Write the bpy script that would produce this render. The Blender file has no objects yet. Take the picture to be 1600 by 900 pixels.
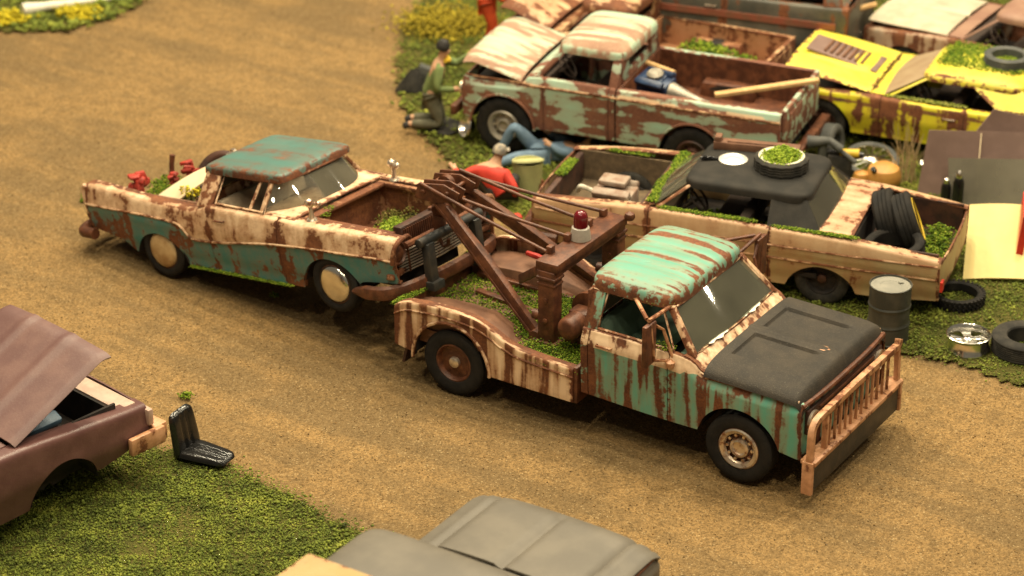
import bpy, math, random
import numpy as np
from mathutils import Vector, Matrix

random.seed(7); np.random.seed(7)
sc = bpy.context.scene
C = sc.collection

# ---------------------------------------------------------------- camera
cam = bpy.data.cameras.new('camera'); cam_o = bpy.data.objects.new('camera', cam); C.objects.link(cam_o)
cam_o.location = (0, 0, 13.753)
cam_o.rotation_euler = (math.pi/2 - .462, 0, 0)
cam.sensor_width = 36; cam.lens = 4145.34/1600*36
cam.clip_start = .1; cam.clip_end = 400
cam.dof.use_dof = True; cam.dof.focus_distance = 27.1; cam.dof.aperture_fstop = .64
sc.camera = cam_o
# ---------------------------------------------------------------- world: a dim warm room
w = bpy.data.worlds.new('World'); sc.world = w; w.use_nodes = True
bg = w.node_tree.nodes['Background']
bg.inputs[0].default_value = (1, .87, .64, 1); bg.inputs[1].default_value = .16
# ---------------------------------------------------------------- lamps: warm ceiling lights of the exhibition hall
WARM = (1.0, .86, .60)
def area(name, loc, target, size, power, col=WARM):
    l = bpy.data.lights.new(name, 'AREA'); l.shape = 'DISK'; l.size = size; l.energy = power; l.color = col
    o = bpy.data.objects.new(name, l); C.objects.link(o); o.location = loc
    d = Vector(target) - Vector(loc); o.rotation_euler = d.to_track_quat('-Z', 'Y').to_euler()
    return o
k = 0
for ly, pw in ((8, 1250), (20, 1600), (32, 2750), (42, 2300)):        # rows of hall lamps under the ceiling
    for lx in (-11, -1.5, 8):
        area('ceiling_lamp' if not k else 'ceiling_lamp.%03d' % k, (lx+(ly % 5), ly, 25), (0, 27, 0), 1.3, pw); k += 1
for lx, ly in ((18, 31), (27, 36), (24, 43), (50, 46)):                 # lamps further along the hall
    area('ceiling_lamp.%03d' % k, (lx, ly, 25), (0, 27, 0), 1.4, 1100); k += 1
sc.view_settings.view_transform = 'Standard'; sc.view_settings.look = 'None'
sc.view_settings.exposure = -0.06; sc.view_settings.gamma = 1.0
sc.cycles.use_denoising = True
sc.cycles.max_bounces = 6; sc.cycles.transparent_max_bounces = 8

# ================================================================ helpers
def pchip(pts):
    p = np.array(sorted(pts), float); X, Y = p[:, 0], p[:, 1]
    if len(X) == 1: return lambda x: np.full_like(np.asarray(x, float), Y[0])
    h = np.diff(X); d = np.diff(Y)/h; m = np.zeros_like(Y)
    m[0], m[-1] = d[0], d[-1]
    for i in range(1, len(X)-1):
        if d[i-1]*d[i] > 0:
            w1, w2 = 2*h[i]+h[i-1], h[i]+2*h[i-1]; m[i] = (w1+w2)/(w1/d[i-1]+w2/d[i])
    def f(x):
        x = np.clip(np.asarray(x, float), X[0], X[-1]); i = np.clip(np.searchsorted(X, x)-1, 0, len(h)-1)
        t = (x-X[i])/h[i]; t2, t3 = t*t, t*t*t
        return (2*t3-3*t2+1)*Y[i]+(t3-2*t2+t)*h[i]*m[i]+(-2*t3+3*t2)*Y[i+1]+(t3-t2)*h[i]*m[i+1]
    return f

class MB:
    def __init__(s): s.v = []; s.f = []; s.wear = []; s.tone = []
    def add(s, V, Fc, wear=None, tone=None):
        b = len(s.v); V = [tuple(map(float, p)) for p in V]
        s.v += V; s.f += [tuple(i+b for i in f) for f in Fc]
        s.wear += list(wear) if wear is not None else [.25]*len(V)
        s.tone += list(tone) if tone is not None else [0.]*len(V)
        return s
    def grid(s, P, tone=None, cu=False, cv=False, edge=True, ew=.03, eside='uv'):
        P = np.asarray(P, float); nu, nv = P.shape[:2]
        du = np.vstack([np.zeros((1, nv)), np.cumsum(np.linalg.norm(np.diff(P, axis=0), axis=2), 0)])
        dv = np.hstack([np.zeros((nu, 1)), np.cumsum(np.linalg.norm(np.diff(P, axis=1), axis=2), 1)])
        d = np.full((nu, nv), 9.)
        if 'u' in eside and not cu: d = np.minimum(d, np.minimum(du, du[-1:]-du))
        if 'v' in eside and not cv: d = np.minimum(d, np.minimum(dv, dv[:, -1:]-dv))
        wr = np.exp(-d/ew) if edge else np.zeros((nu, nv))
        Fc = []
        for i in range(nu if cu else nu-1):
            for j in range(nv if cv else nv-1):
                i2, j2 = (i+1) % nu, (j+1) % nv
                Fc.append((i*nv+j, i2*nv+j, i2*nv+j2, i*nv+j2))
        return s.add(P.reshape(-1, 3), Fc, wr.ravel(), None if tone is None else np.asarray(tone).ravel())
    def box(s, c, d, R=None, taper=1.0):
        x, y, z = d[0]/2, d[1]/2, d[2]/2
        V = [(-x,-y,-z),(x,-y,-z),(x,y,-z),(-x,y,-z),(-x*taper,-y*taper,z),(x*taper,-y*taper,z),(x*taper,y*taper,z),(-x*taper,y*taper,z)]
        if R is not None: V = [tuple(R @ Vector(p)) for p in V]
        V = [(p[0]+c[0], p[1]+c[1], p[2]+c[2]) for p in V]
        return s.add(V, [(0,3,2,1),(4,5,6,7),(0,1,5,4),(1,2,6,5),(2,3,7,6),(3,0,4,7)])
    def bar(s, a, b, wy, wz, up=(0,0,1)):
        a, b = Vector(a), Vector(b); d = (b-a).normalized(); u = Vector(up)
        sx = d.cross(u).normalized(); uz = sx.cross(d).normalized()
        V = []
        for p in (a, b):
            for i, j in ((-1,-1),(1,-1),(1,1),(-1,1)): V.append(p+sx*(i*wy/2)+uz*(j*wz/2))
        return s.add(V, [(3,2,1,0),(4,5,6,7),(0,1,5,4),(1,2,6,5),(2,3,7,6),(3,0,4,7)])
    def tube(s, pts, r, n=10, cap=True, close=False):
        pts = [Vector(p) for p in pts]; m = len(pts); rr = r if hasattr(r, '__len__') else [r]*m
        V = []; prev = None
        for i, p in enumerate(pts):
            if close: d = (pts[(i+1) % m]-pts[i-1])
            else: d = pts[min(i+1, m-1)]-pts[max(i-1, 0)]
            d.normalize()
            if prev is None:
                u = d.orthogonal().normalized()
            else:
                u = (prev-d*prev.dot(d)).normalized()
            prev = u; v = d.cross(u)
            for k in range(n):
                a = 2*math.pi*k/n; V.append(p+(u*math.cos(a)+v*math.sin(a))*rr[i])
        Fc = []
        for i in range(m if close else m-1):
            for k in range(n):
                i2 = (i+1) % m; Fc.append((i*n+k, i*n+(k+1) % n, i2*n+(k+1) % n, i2*n+k))
        if cap and not close: Fc += [tuple(range(n-1, -1, -1)), tuple(range((m-1)*n, m*n))]
        return s.add(V, Fc)
    def lathe(s, prof, n=32, M=None, closed=False, mod=None):
        """prof: (r, h) about local Z"""
        V = []; m = len(prof)
        for k in range(n):
            a = 2*math.pi*k/n
            for j, (r, h) in enumerate(prof):
                if mod: r, h = mod(j, k, r, h)
                V.append((r*math.cos(a), r*math.sin(a), h))
        if M is not None: V = [tuple(M @ Vector(p)) for p in V]
        Fc = []
        for k in range(n):
            k2 = (k+1) % n
            for j in range(m if closed else m-1):
                j2 = (j+1) % m; Fc.append((k*m+j, k2*m+j, k2*m+j2, k*m+j2))
        return s.add(V, Fc)
    def prism(s, poly, axis, a, b):
        """poly 2d outline extruded along axis 'x','y','z' from a to b"""
        n = len(poly)
        def P(p, t): return {'x': (t, p[0], p[1]), 'y': (p[0], t, p[1]), 'z': (p[0], p[1], t)}[axis]
        V = [P(p, a) for p in poly]+[P(p, b) for p in poly]
        return s.add(V, [tuple(range(n-1, -1, -1)), tuple(range(n, 2*n))]+[(i, (i+1) % n, n+(i+1) % n, n+i) for i in range(n)])
    def xf(s, M):
        s.v = [tuple(M @ Vector(p)) for p in s.v]; return s

def obj(name, mb, mat, parent=None, bevel=0, solid=0, sub=0, split=38, off=-1, seg=2, fixn=True):
    me = bpy.data.meshes.new(name); me.from_pydata(mb.v, [], mb.f); me.update()
    if fixn and not solid:
        import bmesh
        bm = bmesh.new(); bm.from_mesh(me); bmesh.ops.recalc_face_normals(bm, faces=bm.faces); bm.to_mesh(me); bm.free()
    if len(me.vertices) == len(mb.wear):
        a = me.attributes.new('wear', 'FLOAT', 'POINT'); a.data.foreach_set('value', np.array(mb.wear, 'f'))
        a = me.attributes.new('tone', 'FLOAT', 'POINT'); a.data.foreach_set('value', np.array(mb.tone, 'f'))
    me.shade_smooth(); me.materials.append(mat)
    o = bpy.data.objects.new(name, me); C.objects.link(o)
    if parent: o.parent = parent
    if solid:
        m = o.modifiers.new('solid', 'SOLIDIFY'); m.thickness = solid; m.offset = off; m.use_even_offset = False
    if bevel:
        m = o.modifiers.new('bevel', 'BEVEL'); m.width = bevel; m.segments = seg; m.limit_method = 'ANGLE'; m.angle_limit = math.radians(35)
    if sub:
        m = o.modifiers.new('sub', 'SUBSURF'); m.levels = sub; m.render_levels = sub
    if split:
        m = o.modifiers.new('split', 'EDGE_SPLIT'); m.split_angle = math.radians(split)
    return o
def tag(o, label, cat=None, group=None, kind=None):
    if label: o['label'] = label
    if cat: o['category'] = cat
    if group: o['group'] = group
    if kind: o['kind'] = kind
    return o
def thing(name, label, cat, loc, yaw=0, pitch=0, roll=0, group=None):
    o = bpy.data.objects.new(name, None); C.objects.link(o); o.empty_display_size = .1
    o.matrix_world = Matrix.Translation(loc) @ Matrix.Rotation(yaw, 4, 'Z') @ Matrix.Rotation(-pitch, 4, 'Y') @ Matrix.Rotation(roll, 4, 'X')
    return tag(o, label, cat, group)
def part_copy(o, parent, M=None):
    c = o.copy(); C.objects.link(c); c.parent = parent
    if M is not None: c.matrix_local = M
    return c
def bez(pts, n=8):
    """smooth curve through points (Catmull-Rom)"""
    P = [np.array(p, float) for p in pts]; P = [2*P[0]-P[1]]+P+[2*P[-1]-P[-2]]; out = []
    for i in range(1, len(P)-2):
        for k in range(n):
            t = k/n; a, b, c, d = P[i-1:i+3]
            out.append(.5*((2*b)+(-a+c)*t+(2*a-5*b+4*c-d)*t*t+(-a+3*b-3*c+d)*t**3))
    out.append(P[-2]); return out
RX = lambda a: Matrix.Rotation(a, 4, 'X')
RY = lambda a: Matrix.Rotation(a, 4, 'Y')
RZ = lambda a: Matrix.Rotation(a, 4, 'Z')
TR = lambda *p: Matrix.Translation(p)

# ================================================================ materials
class NT:
    def __init__(s, name):
        s.m = bpy.data.materials.new(name); s.m.use_nodes = True; s.t = s.m.node_tree; s.N = s.t.nodes; s.L = s.t.links
        s.b = s.N['Principled BSDF']; s.out = s.N['Material Output']
    def set(s, sock, v):
        if isinstance(v, bpy.types.NodeSocket): s.L.new(v, sock)
        else:
            if isinstance(v, tuple) and len(v) == 3 and sock.type == 'RGBA': v = (*v, 1)
            sock.default_value = v
    def node(s, t, ins=None, **pr):
        n = s.N.new(t)
        for k, v in pr.items(): setattr(n, k, v)
        for k, v in (ins or {}).items(): s.set(n.inputs[k], v)
        return n
    def math(s, op, a, b=0., c=0., clamp=False):
        return s.node('ShaderNodeMath', {0: a, 1: b, 2: c}, operation=op, use_clamp=clamp).outputs[0]
    def mix(s, f, a, b, mode='MIX'):
        n = s.N.new('ShaderNodeMix'); n.data_type = 'RGBA'; n.blend_type = mode
        s.set(n.inputs[0], f); s.set(n.inputs[6], a); s.set(n.inputs[7], b); return n.outputs[2]
    def mixf(s, f, a, b):
        n = s.N.new('ShaderNodeMix'); n.data_type = 'FLOAT'
        s.set(n.inputs[0], f); s.set(n.inputs[2], a); s.set(n.inputs[3], b); return n.outputs[0]
    def vmul(s, v, k): return s.node('ShaderNodeVectorMath', {0: v, 1: k}, operation='MULTIPLY').outputs[0]
    def vadd(s, v, k): return s.node('ShaderNodeVectorMath', {0: v, 1: k}, operation='ADD').outputs[0]
    def noise(s, v, scale, detail=3., rough=.6, out=0):
        return s.node('ShaderNodeTexNoise', {'Vector': v, 'Scale': scale, 'Detail': detail, 'Roughness': rough}).outputs[out]
    def step(s, x, lo, hi):
        return s.node('ShaderNodeMapRange', {0: x, 1: lo, 2: hi, 3: 0., 4: 1.}, interpolation_type='SMOOTHSTEP').outputs[0]
    def attr(s, name): return s.node('ShaderNodeAttribute', attribute_name=name).outputs['Fac']
    def obj(s, off=(0, 0, 0)):
        tc = s.node('ShaderNodeTexCoord'); s.tc = tc
        return s.vadd(tc.outputs['Object'], off)
    def bump(s, h, dist=.01, st=.5):
        n = s.node('ShaderNodeBump', {'Height': h, 'Distance': dist, 'Strength': st}); s.L.new(n.outputs[0], s.b.inputs['Normal'])
    def ramp(s, f, stops):
        n = s.N.new('ShaderNodeValToRGB'); s.set(n.inputs[0], f); e = n.color_ramp.elements
        while len(e) < len(stops): e.new(.5)
        for el, (p, c) in zip(e, stops): el.position = p; el.color = (*c, 1)
        return n.outputs[0]
    def base(s, col, rough=.6, metal=0., spec=None):
        s.set(s.b.inputs['Base Color'], col); s.set(s.b.inputs['Roughness'], rough); s.set(s.b.inputs['Metallic'], metal)
        if spec is not None: s.b.inputs['Specular IOR Level'].default_value = spec
        return s.m

RUST_D, RUST_M, RUST_O = (.042, .012, .0055), (.115, .035, .0125), (.25, .088, .029)
_seed = [0]
def paint(name, A, B=None, rust=.5, streak=.5, patch=.35, edge=.6, wash=.35, fs=7., fade=.25, rough=.5, washcol=(.36, .17, .075), soft=.045, along=.07, rustB=None, tonen=.12, rcol=None, fine=.13, horiz=False, washA=None):
    """weathered model paint: brushed-on rust streaks (down the sides, along the tops), patches, worn edges"""
    _seed[0] += 1; k = _seed[0]
    n = NT(name); v = n.obj((k*3.17, k*1.73, k*.91))
    nz = n.node('ShaderNodeSeparateXYZ', {0: n.tc.outputs['Normal']}).outputs[2]
    top = n.step(n.math('ABSOLUTE', nz), .55, .8)
    sv = n.noise(n.vmul(v, (fs, fs, fs*along)), 1., 2.5, .5)
    sh = n.noise(n.vmul(v, (fs*along, fs, fs)), 1., 2.5, .5)
    ns = sh if horiz else n.mixf(top, sv, sh)
    np_ = n.noise(v, 3.2, 5., .65)
    nf = n.noise(v, 38., 3., .6)
    nm = n.noise(v, 13., 3., .6)
    wear = n.attr('wear')
    val = n.math('MULTIPLY_ADD', n.math('SUBTRACT', ns, .5), streak*2.0, .5)
    val = n.math('MULTIPLY_ADD', n.math('SUBTRACT', np_, .5), patch*2.0, val)
    val = n.math('MULTIPLY_ADD', n.math('SUBTRACT', nf, .5), fine, val)
    val = n.math('MULTIPLY_ADD', n.math('SUBTRACT', nm, .5), fine*1.2, val)
    val = n.math('MULTIPLY_ADD', n.math('MULTIPLY', wear, n.math('MULTIPLY_ADD', n.step(nm, .38, .62), .9, .35)), edge, val)
    if rustB is not None: val = n.math('MULTIPLY_ADD', n.step(n.attr('tone'), .4, .6), rustB-rust, val)
    thr = 1.0-rust
    mask = n.step(val, thr-soft, thr+soft)
    wmask = n.math('MULTIPLY', n.step(val, thr-.32, thr+.02), wash if washA is None else n.mixf(n.step(n.attr('tone'), .4, .6), washA, wash))
    base = A
    if B is not None:
        t = n.math('MULTIPLY_ADD', n.math('SUBTRACT', nm, .5), tonen, n.attr('tone'))
        base = n.mix(n.step(t, .46, .54), A, B)
    f2 = n.noise(n.vmul(v, (1.7, 1.7, 1.7)), 1., 4., .6)
    base = n.mix(n.math('MULTIPLY', n.step(f2, .35, .75), fade), base, n.mix(.6, base, (.62, .56, .42)))
    base = n.mix(wmask, base, washcol)
    rc = n.ramp(n.math('MULTIPLY_ADD', nf, .45, n.math('MULTIPLY', np_, .6)), rcol or [(.3, RUST_D), (.5, RUST_M), (.72, RUST_O)])
    col = n.mix(mask, base, rc)
    spk = n.noise(v, 150., 2., .5)
    col = n.mix(n.math('MULTIPLY', n.step(spk, .62, .75), .22), col, (.5, .38, .24))
    n.bump(n.math('ADD', n.math('MULTIPLY', mask, -.5), n.math('MULTIPLY', nf, .5)), .006, .5)
    return n.base(col, n.mixf(mask, rough, .78))

def plain(name, A, B=None, scale=8., rough=.6, metal=0., bump=.004, speck=.0, spec=None, bs=40., lo=.35, hi=.7):
    n = NT(name); v = n.obj((1.3, 2.1, .4))
    nn = n.noise(v, scale, 4., .6); nf = n.noise(v, bs, 3., .6)
    col = n.mix(n.step(nn, lo, hi), A, B if B else tuple(c*.8 for c in A))
    if speck: col = n.mix(n.math('MULTIPLY', n.step(n.noise(v, 130., 2.), .6, .74), speck), col, (.5, .44, .32))
    if bump: n.bump(nf, bump, .5)
    return n.base(col, rough, metal, spec)

TEAL = (.115, .40, .30); TEAL2 = (.04, .20, .19); CREAM = (.80, .58, .375); TAN = (.62, .44, .26)
M = {}
M['tow'] = paint('tow_truck_paint', TEAL, CREAM, rust=.46, rustB=.36, streak=.75, patch=.24, edge=.28, fs=8., wash=.4, fade=.15, soft=.065)
M['tow_roof'] = paint('tow_roof_paint', (.105, .33, .25), rust=.40, streak=.62, patch=.28, edge=.75, fs=10., along=.05, wash=.35, fade=.2, soft=.07)
M['tow_cream'] = paint('tow_cream_paint', CREAM, rust=.40, streak=.42, patch=.38, edge=.5, fs=10., wash=.75, fade=.1)
M['tow_bed'] = paint('tow_bed_paint', CREAM, rust=.405, streak=.75, patch=.14, edge=.75, fs=9., wash=.8, fade=.05, soft=.06)
M['cream_bar'] = paint('cream_bar_paint', (.66, .34, .185), rust=.40, streak=.3, patch=.5, edge=.2, wash=.8, rough=.45)
M['rust'] = plain('rusted_steel', (.066, .020, .0085), (.16, .054, .022), 9., .5, 0., .008, .14)
M['rust_dark'] = plain('dark_rust', (.028, .012, .008), (.075, .028, .015), 7., .6, 0., .006)
M['rust_flat'] = plain('flat_rust_primer', (.125, .054, .028), (.195, .09, .048), 5., .7, 0., .004, .1)
M['hood_black'] = plain('dusty_black_primer', (.028, .024, .0195), (.050, .040, .029), 3.5, .7, 0., .012, .30, bs=80., lo=.3, hi=.75, spec=.3)
M['black'] = plain('black_plastic', (.008, .008, .008), (.013, .0125, .012), 5., .2)
M['black_bar'] = plain('black_push_bar', (.02, .022, .022), (.055, .045, .035), 6., .5)
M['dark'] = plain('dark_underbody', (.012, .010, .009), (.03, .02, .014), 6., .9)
M['interior'] = plain('dark_interior', (.03, .02, .015), (.06, .035, .024), 5., .85)
M['rubber'] = plain('tyre_rubber', (.012, .0115, .011), (.024, .021, .018), 6., .75, 0., .003, .05, .2)
M['rubber_dust'] = plain('dusty_tyre_rubber', (.022, .021, .019), (.05, .045, .037), 6., .8, 0., .004, .1, .2)
M['rubber_grey'] = plain('grey_old_rubber', (.055, .058, .054), (.10, .10, .09), 5., .7)
M['chrome'] = plain('chrome', (.86, .84, .78), (.70, .66, .58), 6., .2, 1., .001)
M['chrome_rust'] = plain('pitted_chrome', (.72, .62, .50), (.34, .16, .09), 12., .3, .8, .003, lo=.5, hi=.7)
M['chrome_tan'] = plain('dirty_hubcap', (.62, .47, .26), (.42, .26, .12), 7., .4, .35, .003)
M['white_rim'] = plain('white_rim', (.72, .68, .56), (.5, .44, .33), 9., .5)
M['ranch'] = paint('utility_car_paint', TEAL2, CREAM, rust=.425, rustB=.41, streak=.34, patch=.52, edge=.35, fs=7., wash=.75, washA=.25, fade=.04, fine=.2)
M['ranch_top'] = paint('utility_car_top_paint', (.06, .155, .135), rust=.35, streak=.5, patch=.3, edge=.6, fs=4., wash=.6, fade=.1, washcol=(.12, .10, .075), soft=.12)
M['ranch_cream'] = paint('utility_car_cream', CREAM, rust=.36, streak=.3, patch=.5, edge=.5, wash=.7, fade=.05)
M['ranch_rust'] = paint('utility_car_bay_rust', (.36, .17, .09), rust=.55, patch=.5, streak=.3, edge=.2, wash=.5)
M['blue'] = paint('old_pickup_paint', (.35, .53, .41), (.70, .52, .32), rust=.49, rustB=.42, streak=.55, patch=.40, edge=.3, fs=7., wash=.3, fade=.3, along=.16, horiz=True, rcol=[(.3, (.08, .03, .02)), (.5, (.17, .065, .04)), (.72, (.28, .12, .065))])
M['blue_top'] = paint('old_pickup_top_paint', (.36, .52, .38), rust=.435, streak=.72, patch=.25, edge=.2, fs=7., wash=.5, washcol=(.46, .40, .28), fade=.3, soft=.12, rcol=[(.3, (.20, .11, .07)), (.5, (.30, .17, .11)), (.72, (.40, .26, .17))])
M['sedan'] = paint('tan_sedan_paint', (.37, .27, .125), (.55, .36, .20), rust=.34, streak=.3, patch=.4, edge=.45, wash=.55, fade=.2)
M['sedan_deck'] = paint('tan_sedan_deck', (.62, .40, .25), rust=.38, streak=.3, patch=.45, edge=.4, wash=.7)
M['vinyl'] = plain('black_vinyl_roof', (.020, .019, .017), (.036, .032, .027), 3., .7, 0., .004, .05, .2)
M['mustang'] = paint('yellow_coupe_paint', (.64, .56, .02), rust=.36, streak=.5, patch=.35, edge=.45, fs=6., wash=.35, washcol=(.5, .26, .03), fade=.1)
M['mustang_hood'] = paint('yellow_hood_paint', (.72, .62, .04), (.62, .40, .08), rust=.27, streak=.25, patch=.3, edge=.35, wash=.3, washcol=(.6, .36, .06))
M['cream_pk'] = paint('cream_pickup_paint', (.66, .46, .26), rust=.46, streak=.35, patch=.45, edge=.35, wash=.8, fade=.2)
M['cream_pk_in'] = paint('cream_pickup_bed_rust', (.42, .20, .10), rust=.42, streak=.3, patch=.5, edge=.3, wash=.6)
M['van'] = paint('dark_green_wagon_paint', (.05, .052, .043), rust=.36, streak=.4, patch=.4, edge=.4, wash=.3, washcol=(.12, .09, .06))
M['van_stripe'] = plain('faded_red_stripe', (.24, .07, .04), (.17, .08, .045), 6., .6)
M['tancar'] = paint('brown_white_car_paint', (.40, .33, .25), rust=.52, streak=.45, patch=.4, edge=.4, wash=.6)
M['tancar_hood'] = plain('cream_hood', (.52, .46, .34), (.42, .35, .25), 4., .6)
M['browncar'] = plain('dusty_brown_body', (.25, .135, .095), (.32, .19, .13), 3., .6, 0., .004, .06)
M['purple'] = plain('flat_maroon_primer', (.125, .062, .058), (.175, .095, .082), 2.5, .5, 0., .003, .28)
M['purple_body'] = plain('maroon_body', (.10, .042, .038), (.145, .066, .058), 3., .38, 0., .003, .14)
M['greycar'] = plain('grey_primer', (.105, .092, .072), (.14, .122, .094), 2., .55, 0., .003, .05)
M['tan_panel'] = paint('tan_panel_paint', (.36, .245, .08), rust=.25, patch=.5, edge=.3, wash=.4, washcol=(.5, .2, .1))
M['red'] = plain('red_paint', (.55, .03, .015), (.40, .02, .012), 6., .5)
M['red_cloth'] = plain('red_cloth', (.62, .045, .025), (.48, .03, .018), 9., .7)
M['green_cloth'] = plain('green_cloth', (.17, .22, .07), (.12, .17, .055), 9., .8)
M['olive_cloth'] = plain('olive_trousers', (.10, .095, .06), (.15, .14, .09), 9., .85)
M['denim'] = plain('blue_denim', (.12, .19, .27), (.16, .24, .33), 9., .8)
M['orange_cloth'] = plain('orange_coverall', (.66, .085, .015), (.5, .055, .012), 9., .75)
M['skin'] = plain('skin', (.55, .32, .19), (.48, .26, .15), 9., .6)
M['hair'] = plain('black_hair', (.015, .013, .012), (.03, .025, .02), 20., .7)
M['cap'] = plain('grey_cap', (.14, .13, .115), (.45, .38, .28), 14., .6)
M['yellow'] = plain('yellow_plastic', (.68, .46, .03), (.55, .36, .03), 7., .5)
M['yellow_panel'] = plain('pale_yellow_panel', (.72, .58, .22), (.66, .52, .19), 2.5, .6, 0., .003, .03)
M['wood'] = plain('raw_wood', (.62, .40, .18), (.48, .28, .11), 12., .7)
M['cream_panel'] = plain('cream_panel', (.82, .66, .44), (.75, .57, .36), 3., .5)
M['blue_engine'] = plain('blue_engine_paint', (.012, .022, .06), (.03, .06, .13), 8., .35)
M['steel'] = plain('grey_steel', (.30, .27, .22), (.42, .38, .31), 8., .4, .4)
M['engine_tan'] = plain('dirty_engine', (.34, .27, .21), (.22, .12, .075), 9., .6)
M['stump'] = plain('pale_green_bin', (.46, .46, .20), (.38, .37, .17), 5., .7)
M['drum'] = plain('grey_green_drum', (.03, .032, .027), (.06, .058, .046), 4., .5, 0., .003, .08)
M['drum_top'] = plain('drum_lid', (.20, .195, .165), (.27, .255, .21), 5., .6)
M['brown_panel'] = plain('brown_panel', (.17, .105, .085), (.215, .135, .11), 3., .65, 0., .002, .05)
M['orange_tank'] = plain('orange_tank', (.52, .26, .06), (.42, .19, .045), 6., .5)
M['seat_tan'] = plain('worn_seat', (.42, .33, .23), (.30, .22, .15), 6., .8)
M['red_dull'] = plain('dull_red_casting', (.42, .035, .02), (.22, .03, .018), 9., .6)
M['hubdisc'] = plain('polished_disc', (.86, .84, .78), (.78, .75, .68), 6., .42, .5)
M['cab_green'] = plain('faded_green_cab', (.13, .20, .145), (.09, .14, .10), 5., .7)
M['bay_dirt'] = plain('caked_dirt', (.10, .07, .04), (.16, .11, .06), 12., .95, 0., .01)
M['white'] = plain('white_plastic', (.74, .70, .60), (.66, .62, .52), 6., .4)
M['bluegrey'] = plain('blue_valve_cover', (.13, .22, .32), (.09, .16, .24), 6., .45)
def glass(name, tint=(.82, .84, .78), dust_glare=.16, gl=.035):
    n = NT(name); v = n.obj((.3, .7, .2))
    n.N.remove(n.b)
    t = n.node('ShaderNodeBsdfTransparent', {0: (*tint, 1)})
    g = n.node('ShaderNodeBsdfGlossy', {0: (1, 1, 1, 1), 'Roughness': gl})
    d = n.node('ShaderNodeBsdfDiffuse', {0: (.42, .38, .28, 1)})
    lw = n.node('ShaderNodeFresnel', {0: 1.5}).outputs[0]
    du = n.math('MULTIPLY', n.math('MULTIPLY_ADD', n.noise(v, 1.6, 3.), .9, .35), dust_glare)
    m1 = n.node('ShaderNodeMixShader', {0: n.math('MULTIPLY_ADD', lw, 1.3, .03)}); n.L.new(t.outputs[0], m1.inputs[1]); n.L.new(g.outputs[0], m1.inputs[2])
    m2 = n.node('ShaderNodeMixShader', {0: du}); n.L.new(m1.outputs[0], m2.inputs[1]); n.L.new(d.outputs[0], m2.inputs[2])
    n.L.new(m2.outputs[0], n.out.inputs[0]); return n.m
M['glass'] = glass('windscreen_glass', (.80, .86, .77), .12, .03)
M['glass_dust'] = glass('dusty_glass', (.6, .58, .48), .55, .06)
M['glass_mid'] = glass('sedan_glass', (.66, .67, .58), .09, .035)
M['glass_smoke'] = glass('smoked_glass', (.36, .36, .32), .32, .07)
M['glass_clear'] = glass('clear_glass', (.92, .92, .88), .10, .03)  # dust film raised to paint in bright reflections on the towed car's panes
n = NT('red_beacon_lens'); n.base((.13, .004, .008), .15); n.b.inputs['Coat Weight'].default_value = .6; M['lens'] = n.m
n = NT('clouded_lens'); v = n.obj(); n.base(n.mix(n.noise(v, 30.), (.46, .41, .35), (.32, .28, .23)), .35); M['lens_base'] = n.m
# ================================================================ ground
def dirt_mat():
    n = NT('sandy_dirt'); v = n.obj()
    big = n.noise(n.vmul(v, (.5, .55, 1)), 1., 5., .62)
    # wheel tracks run roughly along the way the tow truck drives
    rot = n.node('ShaderNodeMapping', {'Vector': v, 'Rotation': (0, 0, .6)}).outputs[0]
    trk = n.noise(n.vmul(rot, (.16, 1.5, 1)), 1., 4., .6)
    mid = n.noise(v, 5., 5., .65); f1 = n.noise(v, 42., 3., .7); f2 = n.noise(v, 115., 2., .7)
    vor = n.node('ShaderNodeTexVoronoi', {'Vector': v, 'Scale': 75.}).outputs['Color']
    vs = n.node('ShaderNodeSeparateColor', {0: vor}).outputs[0]
    a = n.step(n.math('ADD', n.math('MULTIPLY', big, .38), n.math('MULTIPLY', trk, .62)), .43, .57)
    col = n.mix(a, (.335, .208, .082), (.205, .137, .062))
    col = n.mix(n.math('MULTIPLY', n.step(mid, .42, .68), .6), col, (.18, .118, .052))
    col = n.mix(n.math('MULTIPLY', n.step(n.noise(v, 1.3, 4.), .5, .75), .35), col, (.40, .24, .09))
    col = n.mix(n.math('MULTIPLY', n.step(f1, .46, .66), .7), col, (.12, .068, .024))
    gr = n.noise(v, 26., 6., .85); col = n.mix(n.math('MULTIPLY', n.step(gr, .52, .40), .75), col, (.095, .06, .025)); col = n.mix(n.math('MULTIPLY', n.step(gr, .56, .68), .5), col, (.49, .32, .135))
    col = n.mix(n.math('MULTIPLY', n.step(f2, .56, .70), .45), col, (.48, .31, .125))
    col = n.mix(n.math('MULTIPLY', n.step(vs, .95, .99), .45), col, (.56, .42, .22))
    col = n.mix(n.math('MULTIPLY', n.step(vs, .10, .05), .6), col, (.075, .05, .022))
    h = n.math('ADD', n.math('MULTIPLY', f1, .5), n.math('MULTIPLY', mid, .9)); h = n.math('ADD', h, n.math('MULTIPLY', f2, .3))
    n.bump(h, .03, .9)
    return n.base(col, .92, 0., .2)
def soil_mat():
    n = NT('mossy_soil'); v = n.obj()
    a = n.noise(v, 1.6, 5., .65); f = n.noise(v, 30., 4., .7); g = n.noise(v, 90., 2., .7)
    col = n.mix(n.step(a, .35, .65), (.10, .10, .026), (.18, .155, .045))
    col = n.mix(n.math('MULTIPLY', n.step(f, .45, .7), .8), col, (.045, .05, .014))
    col = n.mix(n.math('MULTIPLY', n.step(g, .55, .7), .5), col, (.26, .22, .07))
    n.bump(n.math('ADD', f, g), .04, .9)
    return n.base(col, .95, 0., .1)
M['dirt'] = dirt_mat(); M['soil'] = soil_mat()
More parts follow.
